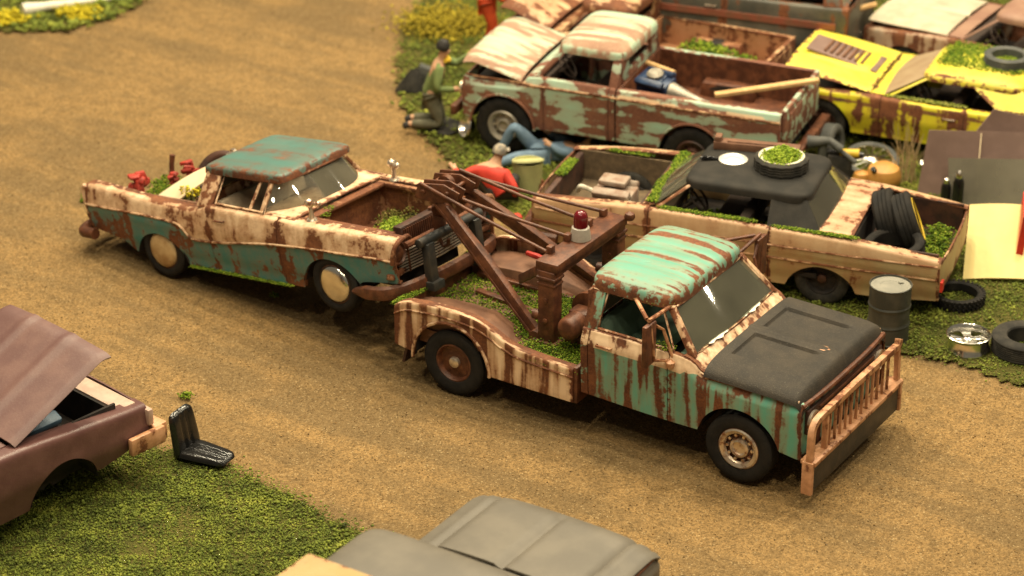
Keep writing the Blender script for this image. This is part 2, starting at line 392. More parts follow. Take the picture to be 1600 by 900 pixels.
def bumps(x, y):
    u = x*.565+y*.825+.35*np.sin(x*.45)
    return -.012*np.exp(-((u % 1.55-.5)/.16)**2)+.010*np.sin(x*1.9+1)*np.cos(y*1.4)+.008*np.sin(x*3.7-y*2.9)+.006*np.sin(y*6.1+x*1.1)
xs = np.concatenate([[-60, -30], np.linspace(-12, 12, 161), [30, 60]]); ys = np.concatenate([[-20, 8], np.linspace(16, 44, 181), [60, 110]])
X, Y = np.meshgrid(xs, ys, indexing='ij'); Z = bumps(X, Y)-.024
mb = MB().grid(np.stack([X, Y, Z], -1), edge=False)
tag(obj('ground', mb, M['dirt'], split=0), 'sandy brown dirt road of the diorama', kind='structure')

def rough_poly(poly, step=.05, amp=.09, seed=1):
    rng = np.random.RandomState(seed); out = []
    n = len(poly)
    for i in range(n):
        a, b = np.array(poly[i], float), np.array(poly[(i+1) % n], float); L = np.linalg.norm(b-a)
        k = max(1, int(min(L/step, 120))); nn = np.array([-(b-a)[1], (b-a)[0]])/L
        for j in range(k): out.append(a+(b-a)*j/k+nn*(rng.rand()-.5)*2*amp*(1 if L < 8 else 0))
    return [tuple(p) for p in out]
def inside(P, poly):
    x, y = P[:, 0], P[:, 1]; r = np.zeros(len(P), bool); q = np.array(poly); n = len(q); j = n-1
    for i in range(n):
        c = (q[i, 1] > y) != (q[j, 1] > y)
        with np.errstate(divide='ignore', invalid='ignore'):
            t = (q[j, 0]-q[i, 0])*(y-q[i, 1])/(q[j, 1]-q[i, 1]+1e-12)+q[i, 0]
        r ^= c & (x < t); j = i
    return r
YARD = [(14, 17), (7.2, 23.6), (5.54, 25.21), (4.92, 25.73), (4.27, 26.1), (3.5, 26.9), (2.4, 27.6), (1.0, 28.4), (.1, 29.3), (-.55, 30.35), (-.8, 31.3), (-1.15, 32.2), (-1.5, 33.2), (-1.62, 34.9), (-1.35, 37.2), (-1.2, 46), (16, 46)]
LEFT = [(-1.2, 21.9), (-1.55, 22.25), (-2.1, 22.75), (-2.67, 23.28), (-3.15, 23.62), (-3.7, 23.95), (-4.4, 23.7), (-6.2, 22.6), (-10, 20), (-10, 17), (-.6, 17), (-.5, 21)]
BACK = [(-9, 35.8), (-7.4, 35.9), (-6.47, 35.96), (-5.89, 36.4), (-5.5, 37.2), (-5.2, 46), (-16, 46), (-16, 35)]
for nm, poly, lb, sd in (('grass_verge', YARD, 'mossy green ground of the scrapyard under the wrecks', 1), ('grass_verge', LEFT, 'mossy green patch in the left foreground', 2), ('grass_verge', BACK, 'green patch in the far left corner', 3)):
    pr = rough_poly(poly, seed=sd); me = MB(); me.add([(x, y, .012) for x, y in pr], [tuple(range(len(pr)))])
    tag(obj(nm, me, M['soil'], split=0), lb, kind='structure')

OCT = np.array([(1,0,0),(-1,0,0),(0,1,0),(0,-1,0),(0,0,1),(0,0,-1)], float)
OF = np.array([(0,2,4),(2,1,4),(1,3,4),(3,0,4),(2,0,5),(1,2,5),(3,1,5),(0,3,5)])
def crumbs(name, pos, size, mat, flat=.75, seed=0, tone=None, parent=None):
    rng = np.random.RandomState(seed); N = len(pos)
    A = rng.randn(N, 3, 3); A, _ = np.linalg.qr(A)
    V = OCT[None]*(.55+.9*rng.rand(N, 6, 1)); V = np.einsum('nij,nkj->nki', A, V)
    V[:, :, 2] *= flat; V = V*np.asarray(size).reshape(-1, 1, 1)+pos[:, None]
    Fc = (OF[None]+(np.arange(N)*6)[:, None, None]).reshape(-1, 3)
    me = bpy.data.meshes.new(name); me.vertices.add(N*6); me.vertices.foreach_set('co', V.ravel().astype('f'))
    me.loops.add(len(Fc)*3); me.loops.foreach_set('vertex_index', Fc.ravel().astype('i'))
    me.polygons.add(len(Fc)); me.polygons.foreach_set('loop_start', (np.arange(len(Fc))*3).astype('i'))
    me.update(calc_edges=True)
    a = me.attributes.new('rnd', 'FLOAT', 'POINT'); r = rng.rand(N) if tone is None else np.clip(tone+.28*(rng.rand(N)-.5), 0, 1)
    a.data.foreach_set('value', np.repeat(r, 6).astype('f'))
    me.materials.append(mat); o = bpy.data.objects.new(name, me); C.objects.link(o)
    if parent: o.parent = parent
    return o
def crumb_mat(name, stops, rough=.9):
    n = NT(name); col = n.ramp(n.attr('rnd'), stops); n.base(col, rough, 0., .15); return n.m
M['turf'] = crumb_mat('foam_turf', [(0., (.042, .052, .014)), (.28, (.115, .145, .028)), (.55, (.215, .25, .042)), (.8, (.35, .36, .065)), (1., (.47, .42, .15))])
M['moss'] = crumb_mat('bright_moss', [(0., (.03, .055, .008)), (.4, (.09, .16, .014)), (.75, (.20, .28, .022)), (1., (.32, .35, .05))])
M['moss_light'] = crumb_mat('lime_moss', [(0., (.08, .14, .015)), (.4, (.20, .30, .025)), (1., (.38, .46, .06))])
M['moss_olive'] = crumb_mat('olive_moss', [(0., (.05, .055, .012)), (.5, (.17, .17, .035)), (1., (.36, .30, .10))])
M['grain'] = crumb_mat('sand_grains', [(0., (.06, .038, .018)), (.3, (.20, .12, .045)), (.7, (.36, .22, .085)), (1., (.5, .36, .18))])
M['flower_y'] = crumb_mat('yellow_flowers', [(0., (.35, .30, .02)), (1., (.75, .62, .04))])
def clump_noise(P, k=1.0, seed=0):
    r = np.random.RandomState(seed); o = np.zeros(len(P))
    for i in range(7):
        a = r.rand()*6.28; f = k*(1.2+1.9*i); o += np.sin((P[:, 0]*np.cos(a)+P[:, 1]*np.sin(a))*f+r.rand()*6)/(1+.35*i)
    return o/3.2
def turf(poly, xr, yr, dens, smin, smax, seed):
    rng = np.random.RandomState(seed); N = int((xr[1]-xr[0])*(yr[1]-yr[0])*dens)
    P = np.stack([xr[0]+rng.rand(N)*(xr[1]-xr[0]), yr[0]+rng.rand(N)*(yr[1]-yr[0])], -1)
    lim = P[:, 1]*.209+.5; P = P[np.abs(P[:, 0]) < lim]
    J = P+rng.randn(len(P), 2)*.09
    P = P[inside(J, poly)]
    c = clump_noise(P, 1.3, seed)
    keep = rng.rand(len(P)) < np.clip(.68+.5*c, .16, 1); P, c = P[keep], c[keep]
    sz = (smin+(smax-smin)*rng.rand(len(P))**2)
    bigger = rng.rand(len(P)) < .05*np.clip(1+1.5*c, 0, 2.5); sz = np.where(bigger, sz*1.6, sz)
    pos = np.column_stack([P, .012+sz*.45+.014*rng.rand(len(P))*(1+c)+.012*bigger])
    return pos, sz, np.clip(.40+.22*clump_noise(P, 3.1, seed+5)+.24*clump_noise(P, 9., seed+9)+.08*c, 0, 1)
p1 = turf(YARD, (-1.8, 9), (24, 31), 3000, .007, .018, 1); p2 = turf(YARD, (-1.8, 9), (31, 42), 800, .014, .032, 2)
pos, sz, tn = [np.concatenate([a, b]) for a, b in zip(p1, p2)]
tag(crumbs('grass', pos, sz, M['turf'], seed=1, tone=tn), 'crumbly green turf covering the scrapyard ground', 'grass', kind='stuff')
pos, sz, tn = turf(LEFT, (-7, -.4), (19.5, 24.3), 7500, .006, .016, 3)
tag(crumbs('grass', pos, sz, M['turf'], seed=2, tone=tn), 'crumbly green turf in the left foreground', 'grass', kind='stuff')
pos, sz, tn = turf(BACK, (-9, -5), (35, 41), 600, .02, .05, 4)
tag(crumbs('grass', pos, sz, M['turf'], seed=3, tone=tn), 'crumbly green turf in the far left corner', 'grass', kind='stuff')
rng = np.random.RandomState(5)
N = 70000; P = np.stack([-8+16*rng.rand(N), 20.5+rng.rand(N)*13], -1); P = P[np.abs(P[:, 0]) < P[:, 1]*.209+.4]
P = P[~inside(P, YARD) & ~inside(P, LEFT)]
sz = .003+.008*rng.rand(len(P))**4
tag(crumbs('sand_grain', np.column_stack([P, bumps(P[:, 0], P[:, 1])-.024+sz*.4]), sz, M['grain'], seed=6), 'loose sand grains and grit on the dirt road', 'sand', kind='stuff')
# stray green tufts on the road
for q, (x, y, k) in enumerate([(-3.5, 25.0, .07), (-5.3, 30.1, .09), (-2.75, 27.4, .05)]):
    n_ = int(60*k/.05); pp = np.column_stack([x+rng.randn(n_)*k*.5, y+rng.randn(n_)*k*.5, .004+np.abs(rng.randn(n_))*k*.25])
    tag(crumbs('moss_tuft', pp, .008+.01*rng.rand(n_), M['moss'], seed=20+q), ['small green tuft on the road near the black seat', 'green tuft on the far left edge of the dirt road', 'tiny green tuft on the dirt below the two tone car', 'tiny green speck on the road in the foreground centre', 'tiny green tuft on the road nearest the grey hood', 'tiny green tuft on the road below the tow truck door'][q], 'tuft')

def moss(name, label, root, pts, n, r, size, mat='moss', h=.02, seed=0, cat='moss', flat=.75):
    """crumbly moss on local points of a vehicle; pts list of (x,y,z) centres or polyline spots"""
    n = int(n*1.7); h = h*.75; rng = np.random.RandomState(seed+100); pts = np.array(pts, float)
    i = rng.randint(0, len(pts), n); rr = r if np.ndim(r) else np.full(3, r)
    d = np.clip(rng.randn(n, 3), -1.9, 1.9)*np.array([rr[0], rr[1], 0])*.5
    rad = np.sqrt((d[:, 0]/rr[0])**2+(d[:, 1]/rr[1])**2)
    P = pts[i]+d; P[:, 2] += np.minimum(np.abs(rng.randn(n)), 1.6)*h*np.exp(-rad)+size*.3
    Mw = np.array(root.matrix_world) if root else np.eye(4)
    P = P @ Mw[:3, :3].T+Mw[:3, 3]
    sz = size*.72*(.5+.9*rng.rand(n))
    return tag(crumbs(name, P, sz, M[mat], flat, seed), label, cat, kind='stuff')

# ================================================================ vehicles
class Car:
    def __init__(s, name, label, cat, loc, yaw, pitch=0, group=None, **k):
        s.root = k['root'] if 'root' in k else thing(name, label, cat, loc, yaw, pitch, group=group)
        s.W = k['W']; s.belt = pchip(k['belt']); s.sill = pchip(k['sill']); s.plan = pchip(k.get('plan', [(-9, 1), (9, 1)]))
        s.sect = pchip(k.get('sect', [(0, .93), (.25, .985), (.6, 1), (.85, .985), (1, .95)])); s.arch = k.get('arch', []); s.r = k.get('r', .07)
        s.tone = k.get('tone', lambda x, z: np.zeros_like(x)); s.mat = k['mat']
    def half(s, x, z):
        zs, zb = .3, s.belt(x); return s.W*s.plan(x)*s.sect(np.clip((z-zs)/(zb-zs), 0, 1))
    def lower(s, x):
        z = s.sill(x)
        for xa, za, R in s.arch:
            d = R*R-(x-xa)**2; z = np.where(d > 0, np.maximum(z, za+np.sqrt(np.maximum(d, 0))), z)
        return z
    def xs(s, x0, x1, step=.045):
        L = list(np.linspace(x0, x1, max(2, int((x1-x0)/step))))
        for xa, za, R in s.arch:
            L += [xa+R*math.cos(t) for t in np.linspace(0.02, math.pi-.02, 26)]+[xa-R-.001, xa+R+.001]
        return np.array(sorted(x for x in set(L) if x0 <= x <= x1))
    def panel(s, sg, x0, x1, name, mat=None, nz=18, lip=.03, solid=.014, top=None, parent=None, lab=None):
        x = s.xs(x0+.005, x1-.005); zb = s.lower(x); r = s.r if top is None else .0001
        zt = (s.belt(x)-r) if top is None else top(x)
        rows = []; tones = []
        zl = zb+.012
        rows.append((s.half(x, zb)-.05, zl)); 
        for j in range(nz+1):
            z = zb+(zt-zb)*j/nz; rows.append((s.half(x, z), z))
        if top is None:
            y0 = s.half(x, zt)
            for a in (25, 50, 72, 90):
                a = math.radians(a); rows.append((y0-r*(1-math.cos(a)), zt+r*math.sin(a)))
            rows.append((y0-r-lip, zt+r))
        P = np.stack([np.stack([x, sg*y, z], -1) for y, z in rows], 1)
        T = np.stack([s.tone(x, z) for y, z in rows], 1)
        mb = MB().grid(P, tone=T, ew=.02)
        o = obj(name, mb, mat or s.mat, parent or s.root, solid=solid, off=-1 if sg < 0 else 1)
        if lab: o['label'] = lab
        return o
    def deck(s, x0, x1, name, mat=None, inset=.03, crown=.03, ny=24, fn=None, M4=None, dz=.004, solid=.016, drop=0, wfn=None, lab=None, nx=None):
        x = np.linspace(x0, x1, nx or max(3, int((x1-x0)/.045))); w = (s.half(x, s.belt(x)-s.r)-s.r-inset) if wfn is None else wfn(x)
        t = np.linspace(-1, 1, ny+1); Xg, T = np.meshgrid(x, t, indexing='ij'); Yg = T*w[:, None]
        Z = s.belt(x)[:, None]+dz+crown*(1-T**2)
        if drop: Z = Z-drop*np.clip((np.abs(T)-.9)/.1, 0, 1)**2
        if fn is not None: Z = Z+fn(Xg, Yg)
        P = np.stack([Xg, Yg, Z], -1)
        mb = MB().grid(P, tone=s.tone(Xg, Z), ew=.03)
        if M4 is not None: mb.xf(M4)
        o = obj(name, mb, mat or s.mat, s.root, solid=solid, off=1)
        if lab: o['label'] = lab
        return o
    def cap(s, x, z0, z1, name, mat=None, bow=.05, rake=0., nz=8, w=None, solid=.02):
        """front (x>0) or rear face"""
        t = np.linspace(-1, 1, 25); z = np.linspace(z0, z1, nz+1); T, Zg = np.meshgrid(t, z, indexing='ij')
        wv = s.half(np.full_like(Zg, x), Zg)-.008 if w is None else w
        X = x+bow*(1-T**2)+rake*(Zg-z0)
        return obj(name, MB().grid(np.stack([X, T*wv, Zg], -1), tone=s.tone(X, Zg)), mat or s.mat, s.root, solid=solid, off=0)
    def roof(s, x0, x1, w, z, h, name='roof', mat=None, n=4.5, wf=1., kc=.10, fn=None, taper=0, tilt=0, lab=None, solid=.02):
        u = np.sin(np.linspace(-1, 1, 41)*math.pi/2); U, V = np.meshgrid(u, u, indexing='ij')
        D = (np.maximum(0, 1-np.abs(U)**n)**(1/n))*(np.maximum(0, 1-np.abs(V)**n)**(1/n))
        X = (x0+x1)/2+U*(x1-x0)/2; wv = w*(1+(wf-1)*(U+1)/2)
        # rounded plan corners
        k = 1-kc*np.clip(np.abs(U), 0, 1)**8*np.abs(V)**8
        Y = V*wv*k; X = (x0+x1)/2+(X-(x0+x1)/2)*k
        Z = z-h+h*D+tilt*U+.02*(1-V**2)*(1-U**2)
        if fn is not None: Z = Z+fn(X, Y, U, V)*D
        mb = MB().grid(np.stack([X, Y, Z], -1), ew=.055)
        o = obj(name, mb, mat or s.mat, s.root, solid=solid, off=1, split=60)
        if lab: o['label'] = lab
        return o
    def pillar(s, a, b, wx, wy, name='pillar', mat=None, both=True, parent=None):
        for sg in ((1, -1) if both else (1,)):
            mb = MB(); a2, b2 = Vector((a[0], a[1]*sg, a[2])), Vector((b[0], b[1]*sg, b[2]))
            V = []
            for p in (a2, b2):
                V += [p+Vector((-wx/2, -wy/2, 0)), p+Vector((wx/2, -wy/2, 0)), p+Vector((wx/2, wy/2, 0)), p+Vector((-wx/2, wy/2, 0))]
            mb.add(V, [(3,2,1,0),(4,5,6,7),(0,1,5,4),(1,2,6,5),(2,3,7,6),(3,0,4,7)], wear=[.3]*8)
            obj(name, mb, mat or s.mat, parent or s.root, bevel=.012)
    def pane(s, q, name='window', mat=None, bulge=.0, ny=10, parent=None):
        """q: four corners a b c d (a->b bottom, d->c top)"""
        a, b, c, d = [np.array(p, float) for p in q]; nrm = np.cross(b-a, d-a); nrm = nrm/np.linalg.norm(nrm)
        t = np.linspace(0, 1, ny+1); U, V = np.meshgrid(t, t, indexing='ij'); U, V = U[..., None], V[..., None]
        P = (a*(1-U)+b*U)*(1-V)+(d*(1-U)+c*U)*V+nrm*bulge*(4*U*(1-U))
        return obj(name, MB().grid(P), mat or M['glass'], parent or s.root, solid=.008, off=0)
    def under(s, x0, x1, z0=.26, z1=.55, hw=.55):
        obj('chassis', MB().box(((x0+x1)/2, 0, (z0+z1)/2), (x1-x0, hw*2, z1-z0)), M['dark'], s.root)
    def bench(s, x, z, w, mat='interior', h=.42):
        mb = MB().box((x, 0, z), (.42, w*2, .16)).box((x-.24, 0, z+h*.45), (.13, w*2, h), RY(-.2))
        obj('bench_seat', mb, M[mat], s.root, bevel=.04)
    def steer(s, x, y, z, r=.17):
        mb = MB(); Mx = TR(x, y, z) @ RY(-.9)
        mb.tube([(r*math.cos(a), r*math.sin(a), 0) for a in np.linspace(0, 2*math.pi, 20, endpoint=False)], .014, 6, close=True)
        mb.bar((-r, 0, 0), (r, 0, 0), .03, .015).tube([(0, 0, 0), (0, 0, -.35)], .02, 6).xf(Mx)
        obj('steering_wheel', mb, M['interior'], s.root)

def tyre_prof(r, w, ri, groove=4):
    h = w/2; P = [(ri, -h*.72), (ri+.012, -h*.86), (ri+(r-ri)*.45, -h*1.0), (r-.03, -h*.93), (r-.008, -h*.8)]
    ys = np.linspace(-h*.72, h*.72, groove*3+1)
    for k, y in enumerate(ys): P.append((r-(.010 if (k % 3 == 0 and 0 < k < len(ys)-1) else 0), y))
    P += [(r-.008, h*.8), (r-.03, h*.93), (ri+(r-ri)*.45, h*1.0), (ri+.012, h*.86), (ri, h*.72)]
    return P
def tyre_mesh(r, w, ri, n=56, knob=False, groove=4, lug=0):
    P = tyre_prof(r, w, ri, groove); m = len(P)
    mod = None
    if lug: mod = lambda j, k, rr, h: (rr-(.012 if (k % 4 < 2 and rr > r-.035) else 0), h)
    mb = MB().lathe(P, n, closed=True, mod=mod)
    if knob:
        for k in range(34):
            for row, off in ((-1, 0), (1, .5), (0, .25)):
                a = 2*math.pi*(k+off)/34
                R_ = RZ(a); c = R_ @ Vector((r+.012, 0, row*w*.33))
                mb.box(c, (.034, r*.10, w*.24), R_.to_3x3())
    return mb
def well(xa, y, za, R, depth, sg, zmin=None):
    a0 = math.asin(max(-1, min(1, ((za if zmin is None else zmin)-za)/R))); a = np.linspace(a0, math.pi-a0, 28); P = np.array([[(xa+R*math.cos(t), y, za+R*math.sin(t)), (xa+R*math.cos(t), y-sg*depth, za+R*math.sin(t)), (xa+.05*math.cos(t), y-sg*depth, za+.05*math.sin(t))] for t in a])
    return MB().grid(P, edge=False)
TY = {}
def tyre_obj(key, parent, Mx, r, w, ri, mat, name='tyre', **k):
    if key not in TY:
        o = obj(name, tyre_mesh(r, w, ri, **k), M[mat], None, split=32); C.objects.unlink(o); TY[key] = o.data
    o = bpy.data.objects.new(name, TY[key]); C.objects.link(o)
    if parent: o.parent = parent
    o.matrix_local = Mx
    m = o.modifiers.new('split', 'EDGE_SPLIT'); m.split_angle = math.radians(32)
    return o
def wheel(root, x, y, z, r, w, style='steel', ri=None, mat=None, tmat='rubber', key=None, lug=0, steer=0, cap='chrome'):
    ri = ri or r*.58; sg = 1 if y > 0 else -1
    Mx = TR(x, y, z) @ RZ(steer) @ (RX(-math.pi/2) if sg > 0 else RX(math.pi/2))   # local +z looks outward
    h = w/2; f = h*.55
    P = [(ri+.006, h*.80), (ri-.008, h*.84), (ri-.02, h*.68), (ri*.86, h*.35), (ri*.70, h*.30), (ri*.52, h*.42), (ri*.42, h*.45), (0.001, h*.45)]
    mb = MB().lathe(P, 32).lathe([(ri+.005, h*.8), (ri+.005, -h*.8)], 32)
    if style == 'steel':
        for k in range(8):
            a = k*math.pi/4; mb.lathe([(.035, 0), (.035, .012), (.0, .012)], 8, TR(ri*.68*math.cos(a), ri*.68*math.sin(a), h*.27))
    o = obj('wheel', mb, M[mat or 'rust'], root); o.matrix_local = Mx
    tyre_obj(key or ('w', r, w, ri, lug, tmat), o, Matrix(), r, w, ri, tmat, lug=lug, n=60 if not lug else 64)
    if style == 'steel':
        obj('hub', MB().lathe([(ri*.30, h*.4), (ri*.28, h*.75), (ri*.2, h*.85), (.001, h*.88)], 20), M['chrome_rust'] if cap == 'chrome' else M[cap], o)
    elif style == 'dome':
        t = np.linspace(0, math.pi/2, 9)
        obj('hubcap', MB().lathe([(ri*1.02, h*.78)]+[(ri*.95*math.cos(a)+.0005, h*.80+h*.55*math.sin(a)*(1.0)) for a in t], 36), M[cap], o)
    elif style == 'ring':
        obj('trim_ring', MB().lathe([(ri*1.0, h*.84), (ri*.92, h*.95), (ri*.76, h*.80), (ri*.70, h*.55)], 36), M[cap], o)
        mb = MB().lathe([(ri*.5, h*.44), (ri*.46, h*.7), (ri*.34, h*.8), (ri*.30, h*.55), (.001, h*.5)], 24)
        for k in range(10):
            a = k*math.pi/5; mb.lathe([(.018, 0), (.018, .03), (.0, .03)], 6, TR(ri*.62*math.cos(a), ri*.62*math.sin(a), h*.36))
        obj('hub', mb, M[cap], o)
    elif style == 'mag':
        mb = MB().lathe([(ri*.98, h*.86), (ri*.9, h*.5), (ri*.84, h*.5), (ri*.92, h*.9)], 32, closed=True)
        for k in range(8):
            a = k*math.pi/4; mb.bar((ri*.2*math.cos(a), ri*.2*math.sin(a), h*.6), (ri*.9*math.cos(a), ri*.9*math.sin(a), h*.55), ri*.18, h*.25)
        mb.lathe([(ri*.3, h*.4), (ri*.28, h*.75), (.001, h*.8)], 20)
        obj('spoke', mb, M[cap], o)
    return o
# ================================================================ the tow truck
def make_tow():
    tone = lambda x, z: ((z > 1.085) & (x < 3.04)).astype(float)
    v = Car('tow_truck', 'turquoise and cream tow truck with streaky rust, black hood and brown crane in its bed', 'tow truck', (-.119, 25.865, 0), -.564,
            W=1.0, belt=[(1.5, 1.25), (2.62, 1.25), (2.86, 1.225), (3.0, 1.12), (3.06, 1.11), (4.15, 1.075)], sill=[(1.5, .51), (2.8, .47), (3.8, .50), (4.15, .44)],
            plan=[(1.5, 1), (3.6, 1.0), (4.0, .985), (4.15, .965)], sect=[(0, .93), (.15, .965), (.45, .985), (.8, 1.0), (.86, 1.0), (.9, .985), (1, .945)],
            arch=[(3.44, .375, .47)], r=.03, tone=tone, mat=M['tow'])
    R = v.root
    for sg in (-1, 1):
        v.panel(sg, 1.60, 1.69, 'cab_corner')
        d = v.panel(sg, 1.69, 2.63, 'door')
        h = MB().tube([(1.80, sg*.995, 1.125), (1.80, sg*1.025, 1.125), (1.97, sg*1.025, 1.125), (1.97, sg*.995, 1.125)], .013, 6)
        obj('door_handle', h, M['tow_cream'], d)
        v.panel(sg, 2.63, 4.13, 'front_fender')
        mb = MB(); x = np.linspace(3.05, 4.08, 20)
        mb.tube([(a, sg*(v.half(np.array(a), np.array(1.085))+.004), 1.09-.02*max(0, a-3.9)) for a in x], .018, 8); obj('trim_strip', mb, M['tow_cream'], R)
        # window frame of the door
        fr = MB(); q = [(1.76, sg*.905, 1.26), (2.66, sg*.92, 1.26), (2.42, sg*.745, 1.625), (1.78, sg*.745, 1.625)]
        fr.tube(q, .02, 6, close=True); obj('window_frame', fr, M['tow_cream'], d)
    # hood: clamshell with centre ridge and two sunk panels
    x = np.concatenate([np.linspace(3.035, 4.0, 70), np.linspace(4.01, 4.115, 14)]); t = np.linspace(-1, 1, 151)
    X, T = np.meshgrid(x, t, indexing='ij'); Wd = .975-.03*np.clip((X-3.9)/.2, 0, 1)**2; Y = T*Wd
    Z = 1.10+.115*(1-np.abs(T)**7)**.55+.012*(1-T**2)-.03*(X-3.05)
    Z -= .03*np.clip((X-3.8)/.315, 0, 1)**2+.12*np.clip((X-4.03)/.085, 0, 1)**2.4
    ss = lambda a, lo, hi: np.clip((a-lo)/(hi-lo), 0, 1)**2*(3-2*np.clip((a-lo)/(hi-lo), 0, 1))
    yy = np.abs(Y); rec = ss(yy, .075, .10)*(1-ss(yy, .60, .625))*ss(X, 3.13, 3.155)*(1-ss(X, 3.80, 4.0)); Z -= .034*rec
    Z += .012*(1-ss(yy, .02, .06))
    hood = obj('hood', MB().grid(np.stack([X, Y, Z], -1)), M['hood_black'], R, solid=.02, off=1); hood['label'] = 'dusty black primer hood with raised centre ridge'
    mb = MB().prism([(3.80, -.05), (3.90, -.05), (3.955, 0), (3.90, .05), (3.80, .05), (3.83, 0)], 'z', 1.20, 1.228); obj('hood_emblem', mb, M['cream_bar'], hood, bevel=.006)
    # cowl
    v.deck(2.78, 3.03, 'cowl', M['tow_cream'], inset=-.01, crown=.035, dz=-.004, lab='cream cowl with rust stains below the windscreen')
    for yy in (-.36, .28):
        mb = MB(); L = [(2.865+.008*math.sin(k*1.7), yy+(k-5)*.038, 1.265) for k in range(11)]
        mb.tube(L, [.004+.020*math.sin(math.pi*k/10)*(.85+.15*math.sin(k*1.3)) for k in range(11)], 7)
        mb.xf(TR(2.885, 0, 1.268) @ Matrix.Diagonal((1.9, 1.1, .35, 1)) @ TR(-2.865, 0, -1.265))
        obj('peeling_seal', mb, M['white'], R)
    # cab
    rib = lambda X, Y, U, V: -.02*sum(np.exp(-((Y-c)/.022)**2) for c in (-.36, -.12, .12, .36))*(np.abs(U) < .86)
    v.roof(1.56, 2.55, .765, 1.79, .165, mat=M['tow_roof'], fn=rib, n=4.6)
    mb = MB()
    for sg in (-1, 1): mb.tube(bez([(1.60, sg*.765, 1.625), (2.45, sg*.765, 1.63), (2.545, sg*.70, 1.635)], 6), .014, 6)
    mb.tube([(2.55, -.70, 1.635), (2.565, 0, 1.64), (2.55, .70, 1.635)], .014, 6); obj('drip_rail', mb, M['tow_cream'], R)
    v.pillar((2.855, .875, 1.235), (2.50, .72, 1.65), .085, .06, 'windscreen_pillar', M['tow_cream'])
    v.pillar((1.68, .905, 1.24), (1.68, .735, 1.66), .17, .05, 'rear_pillar', M['tow'])
    obj('windscreen_frame', MB().tube(bez([(2.86, -.84, 1.245), (2.90, 0, 1.25), (2.86, .84, 1.245)], 8)+bez([(2.51, .69, 1.64), (2.55, 0, 1.64), (2.51, -.69, 1.64)], 8), .02, 6, close=True), M['tow_cream'], R)
    v.pane([(2.87, -.85, 1.24), (2.87, .85, 1.24), (2.50, .70, 1.645), (2.50, -.70, 1.645)], 'windscreen', M['glass'], .045)
    mb = MB()
    for a in ((0, .93, .85, .50), ):
        mb.box((1.60, 0, .87), (.03, 1.86, .74))
    mb.box((1.61, -.71, 1.44), (.03, .28, .40)).box((1.61, .71, 1.44), (.03, .28, .40)).box((1.61, 0, 1.66), (.03, 1.2, .10)); obj('cab_back', mb, M['tow'], R, bevel=.01)
    v.pane([(1.61, -.57, 1.245), (1.61, .57, 1.245), (1.61, .57, 1.61), (1.61, -.57, 1.61)], 'rear_window', M['glass_dust'])
    obj('cab_floor', MB().box((2.3, 0, .55), (1.4, 1.84, .08)), M['dark'], R)
    obj('dashboard', MB().box((2.76, 0, 1.13), (.2, 1.66, .16)), M['cab_green'], R, bevel=.04)
    v.bench(1.98, .86, .80, 'cab_green'); v.steer(2.52, .38, 1.22)
    v.under(-.65, 4.0, .30, .52, .48)
    obj('inner_wing', MB().box((3.55, .0, .78), (.95, 1.25, .5)), M['dark'], R)
    # nose
    x, z = np.linspace(-1, 1, 25), np.linspace(.46, 1.03, 9); Tn, Zn = np.meshgrid(x, z, indexing='ij')
    obj('nose_panel', MB().grid(np.stack([4.09+.04*(1-Tn**2)+.0*Zn, Tn*.945, Zn], -1)), M['tow'], R, solid=.02, off=0)
    obj('front_lip', MB().tube(bez([(4.115, -.93, 1.045), (4.15, -.5, 1.05), (4.155, 0, 1.05), (4.15, .5, 1.05), (4.115, .93, 1.045)], 5), .028, 8), M['rust'], R)
    g = obj('grille', MB().box((4.128, 0, .83), (.05, 1.70, .28)), M['rust_dark'], R, bevel=.02)
    for k in range(4): obj('grille_bar', MB().box((4.158, 0, .735+k*.063), (.02, 1.24, .022)), M['rust'], g)
    for sg in (-1, 1): obj('headlight', MB().lathe([(.115, 0), (.115, .03), (.095, .035), (.08, .02), (.001, .045)], 24, TR(4.15, sg*.76, .83) @ RY(math.pi/2)), M['chrome_rust'], R)
    # bumper with rubber faced push plate and guard rail
    x0 = 4.27
    obj('push_plate', MB().box((x0, 0, .315), (.06, 2.0, .30)), M['black_bar'], R, bevel=.008)
    ch = MB().box((x0-.015, 0, .50), (.17, 2.06, .05)).box((x0-.01, -1.03, .335), (.12, .05, .37)).box((x0-.01, 1.03, .335), (.12, .05, .37))
    obj('bumper_channel', ch, M['cream_bar'], R, bevel=.01)
    rail = bez([(x0, -1.01, .52), (x0+.0, -1.01, .80), (x0+.0, -.965, .90), (x0+.005, -.86, .945), (x0+.01, -.5, .955), (x0+.01, .0, .96), (x0+.01, .6, .955), (x0+.005, .88, .945), (x0, .965, .93), (x0-.005, 1.0, 1.0)], 6)
    rl = obj('guard_rail', MB().tube(rail, .045, 4), M['cream_bar'], R, bevel=.006)
    obj('guard_post', MB().tube(bez([(x0, 1.0, .52), (x0, .99, .7), (x0, .965, .93)], 5), .038, 4), M['cream_bar'], R)
    for k in range(12):
        y = -.61+k*.123
        obj('guard_bar', MB().box((x0+.005, y, .735), (.03, .02, .44)), M['cream_bar'], rl, bevel=.005)
    obj('guard_end_post', MB().box((x0+.0, -.70, .72), (.06, .05, .42)), M['cream_bar'], rl, bevel=.008)
    for sg in (-1, 1): obj('bumper_bracket', MB().box((4.12, sg*.5, .42), (.28, .10, .12)), M['rust'], R)
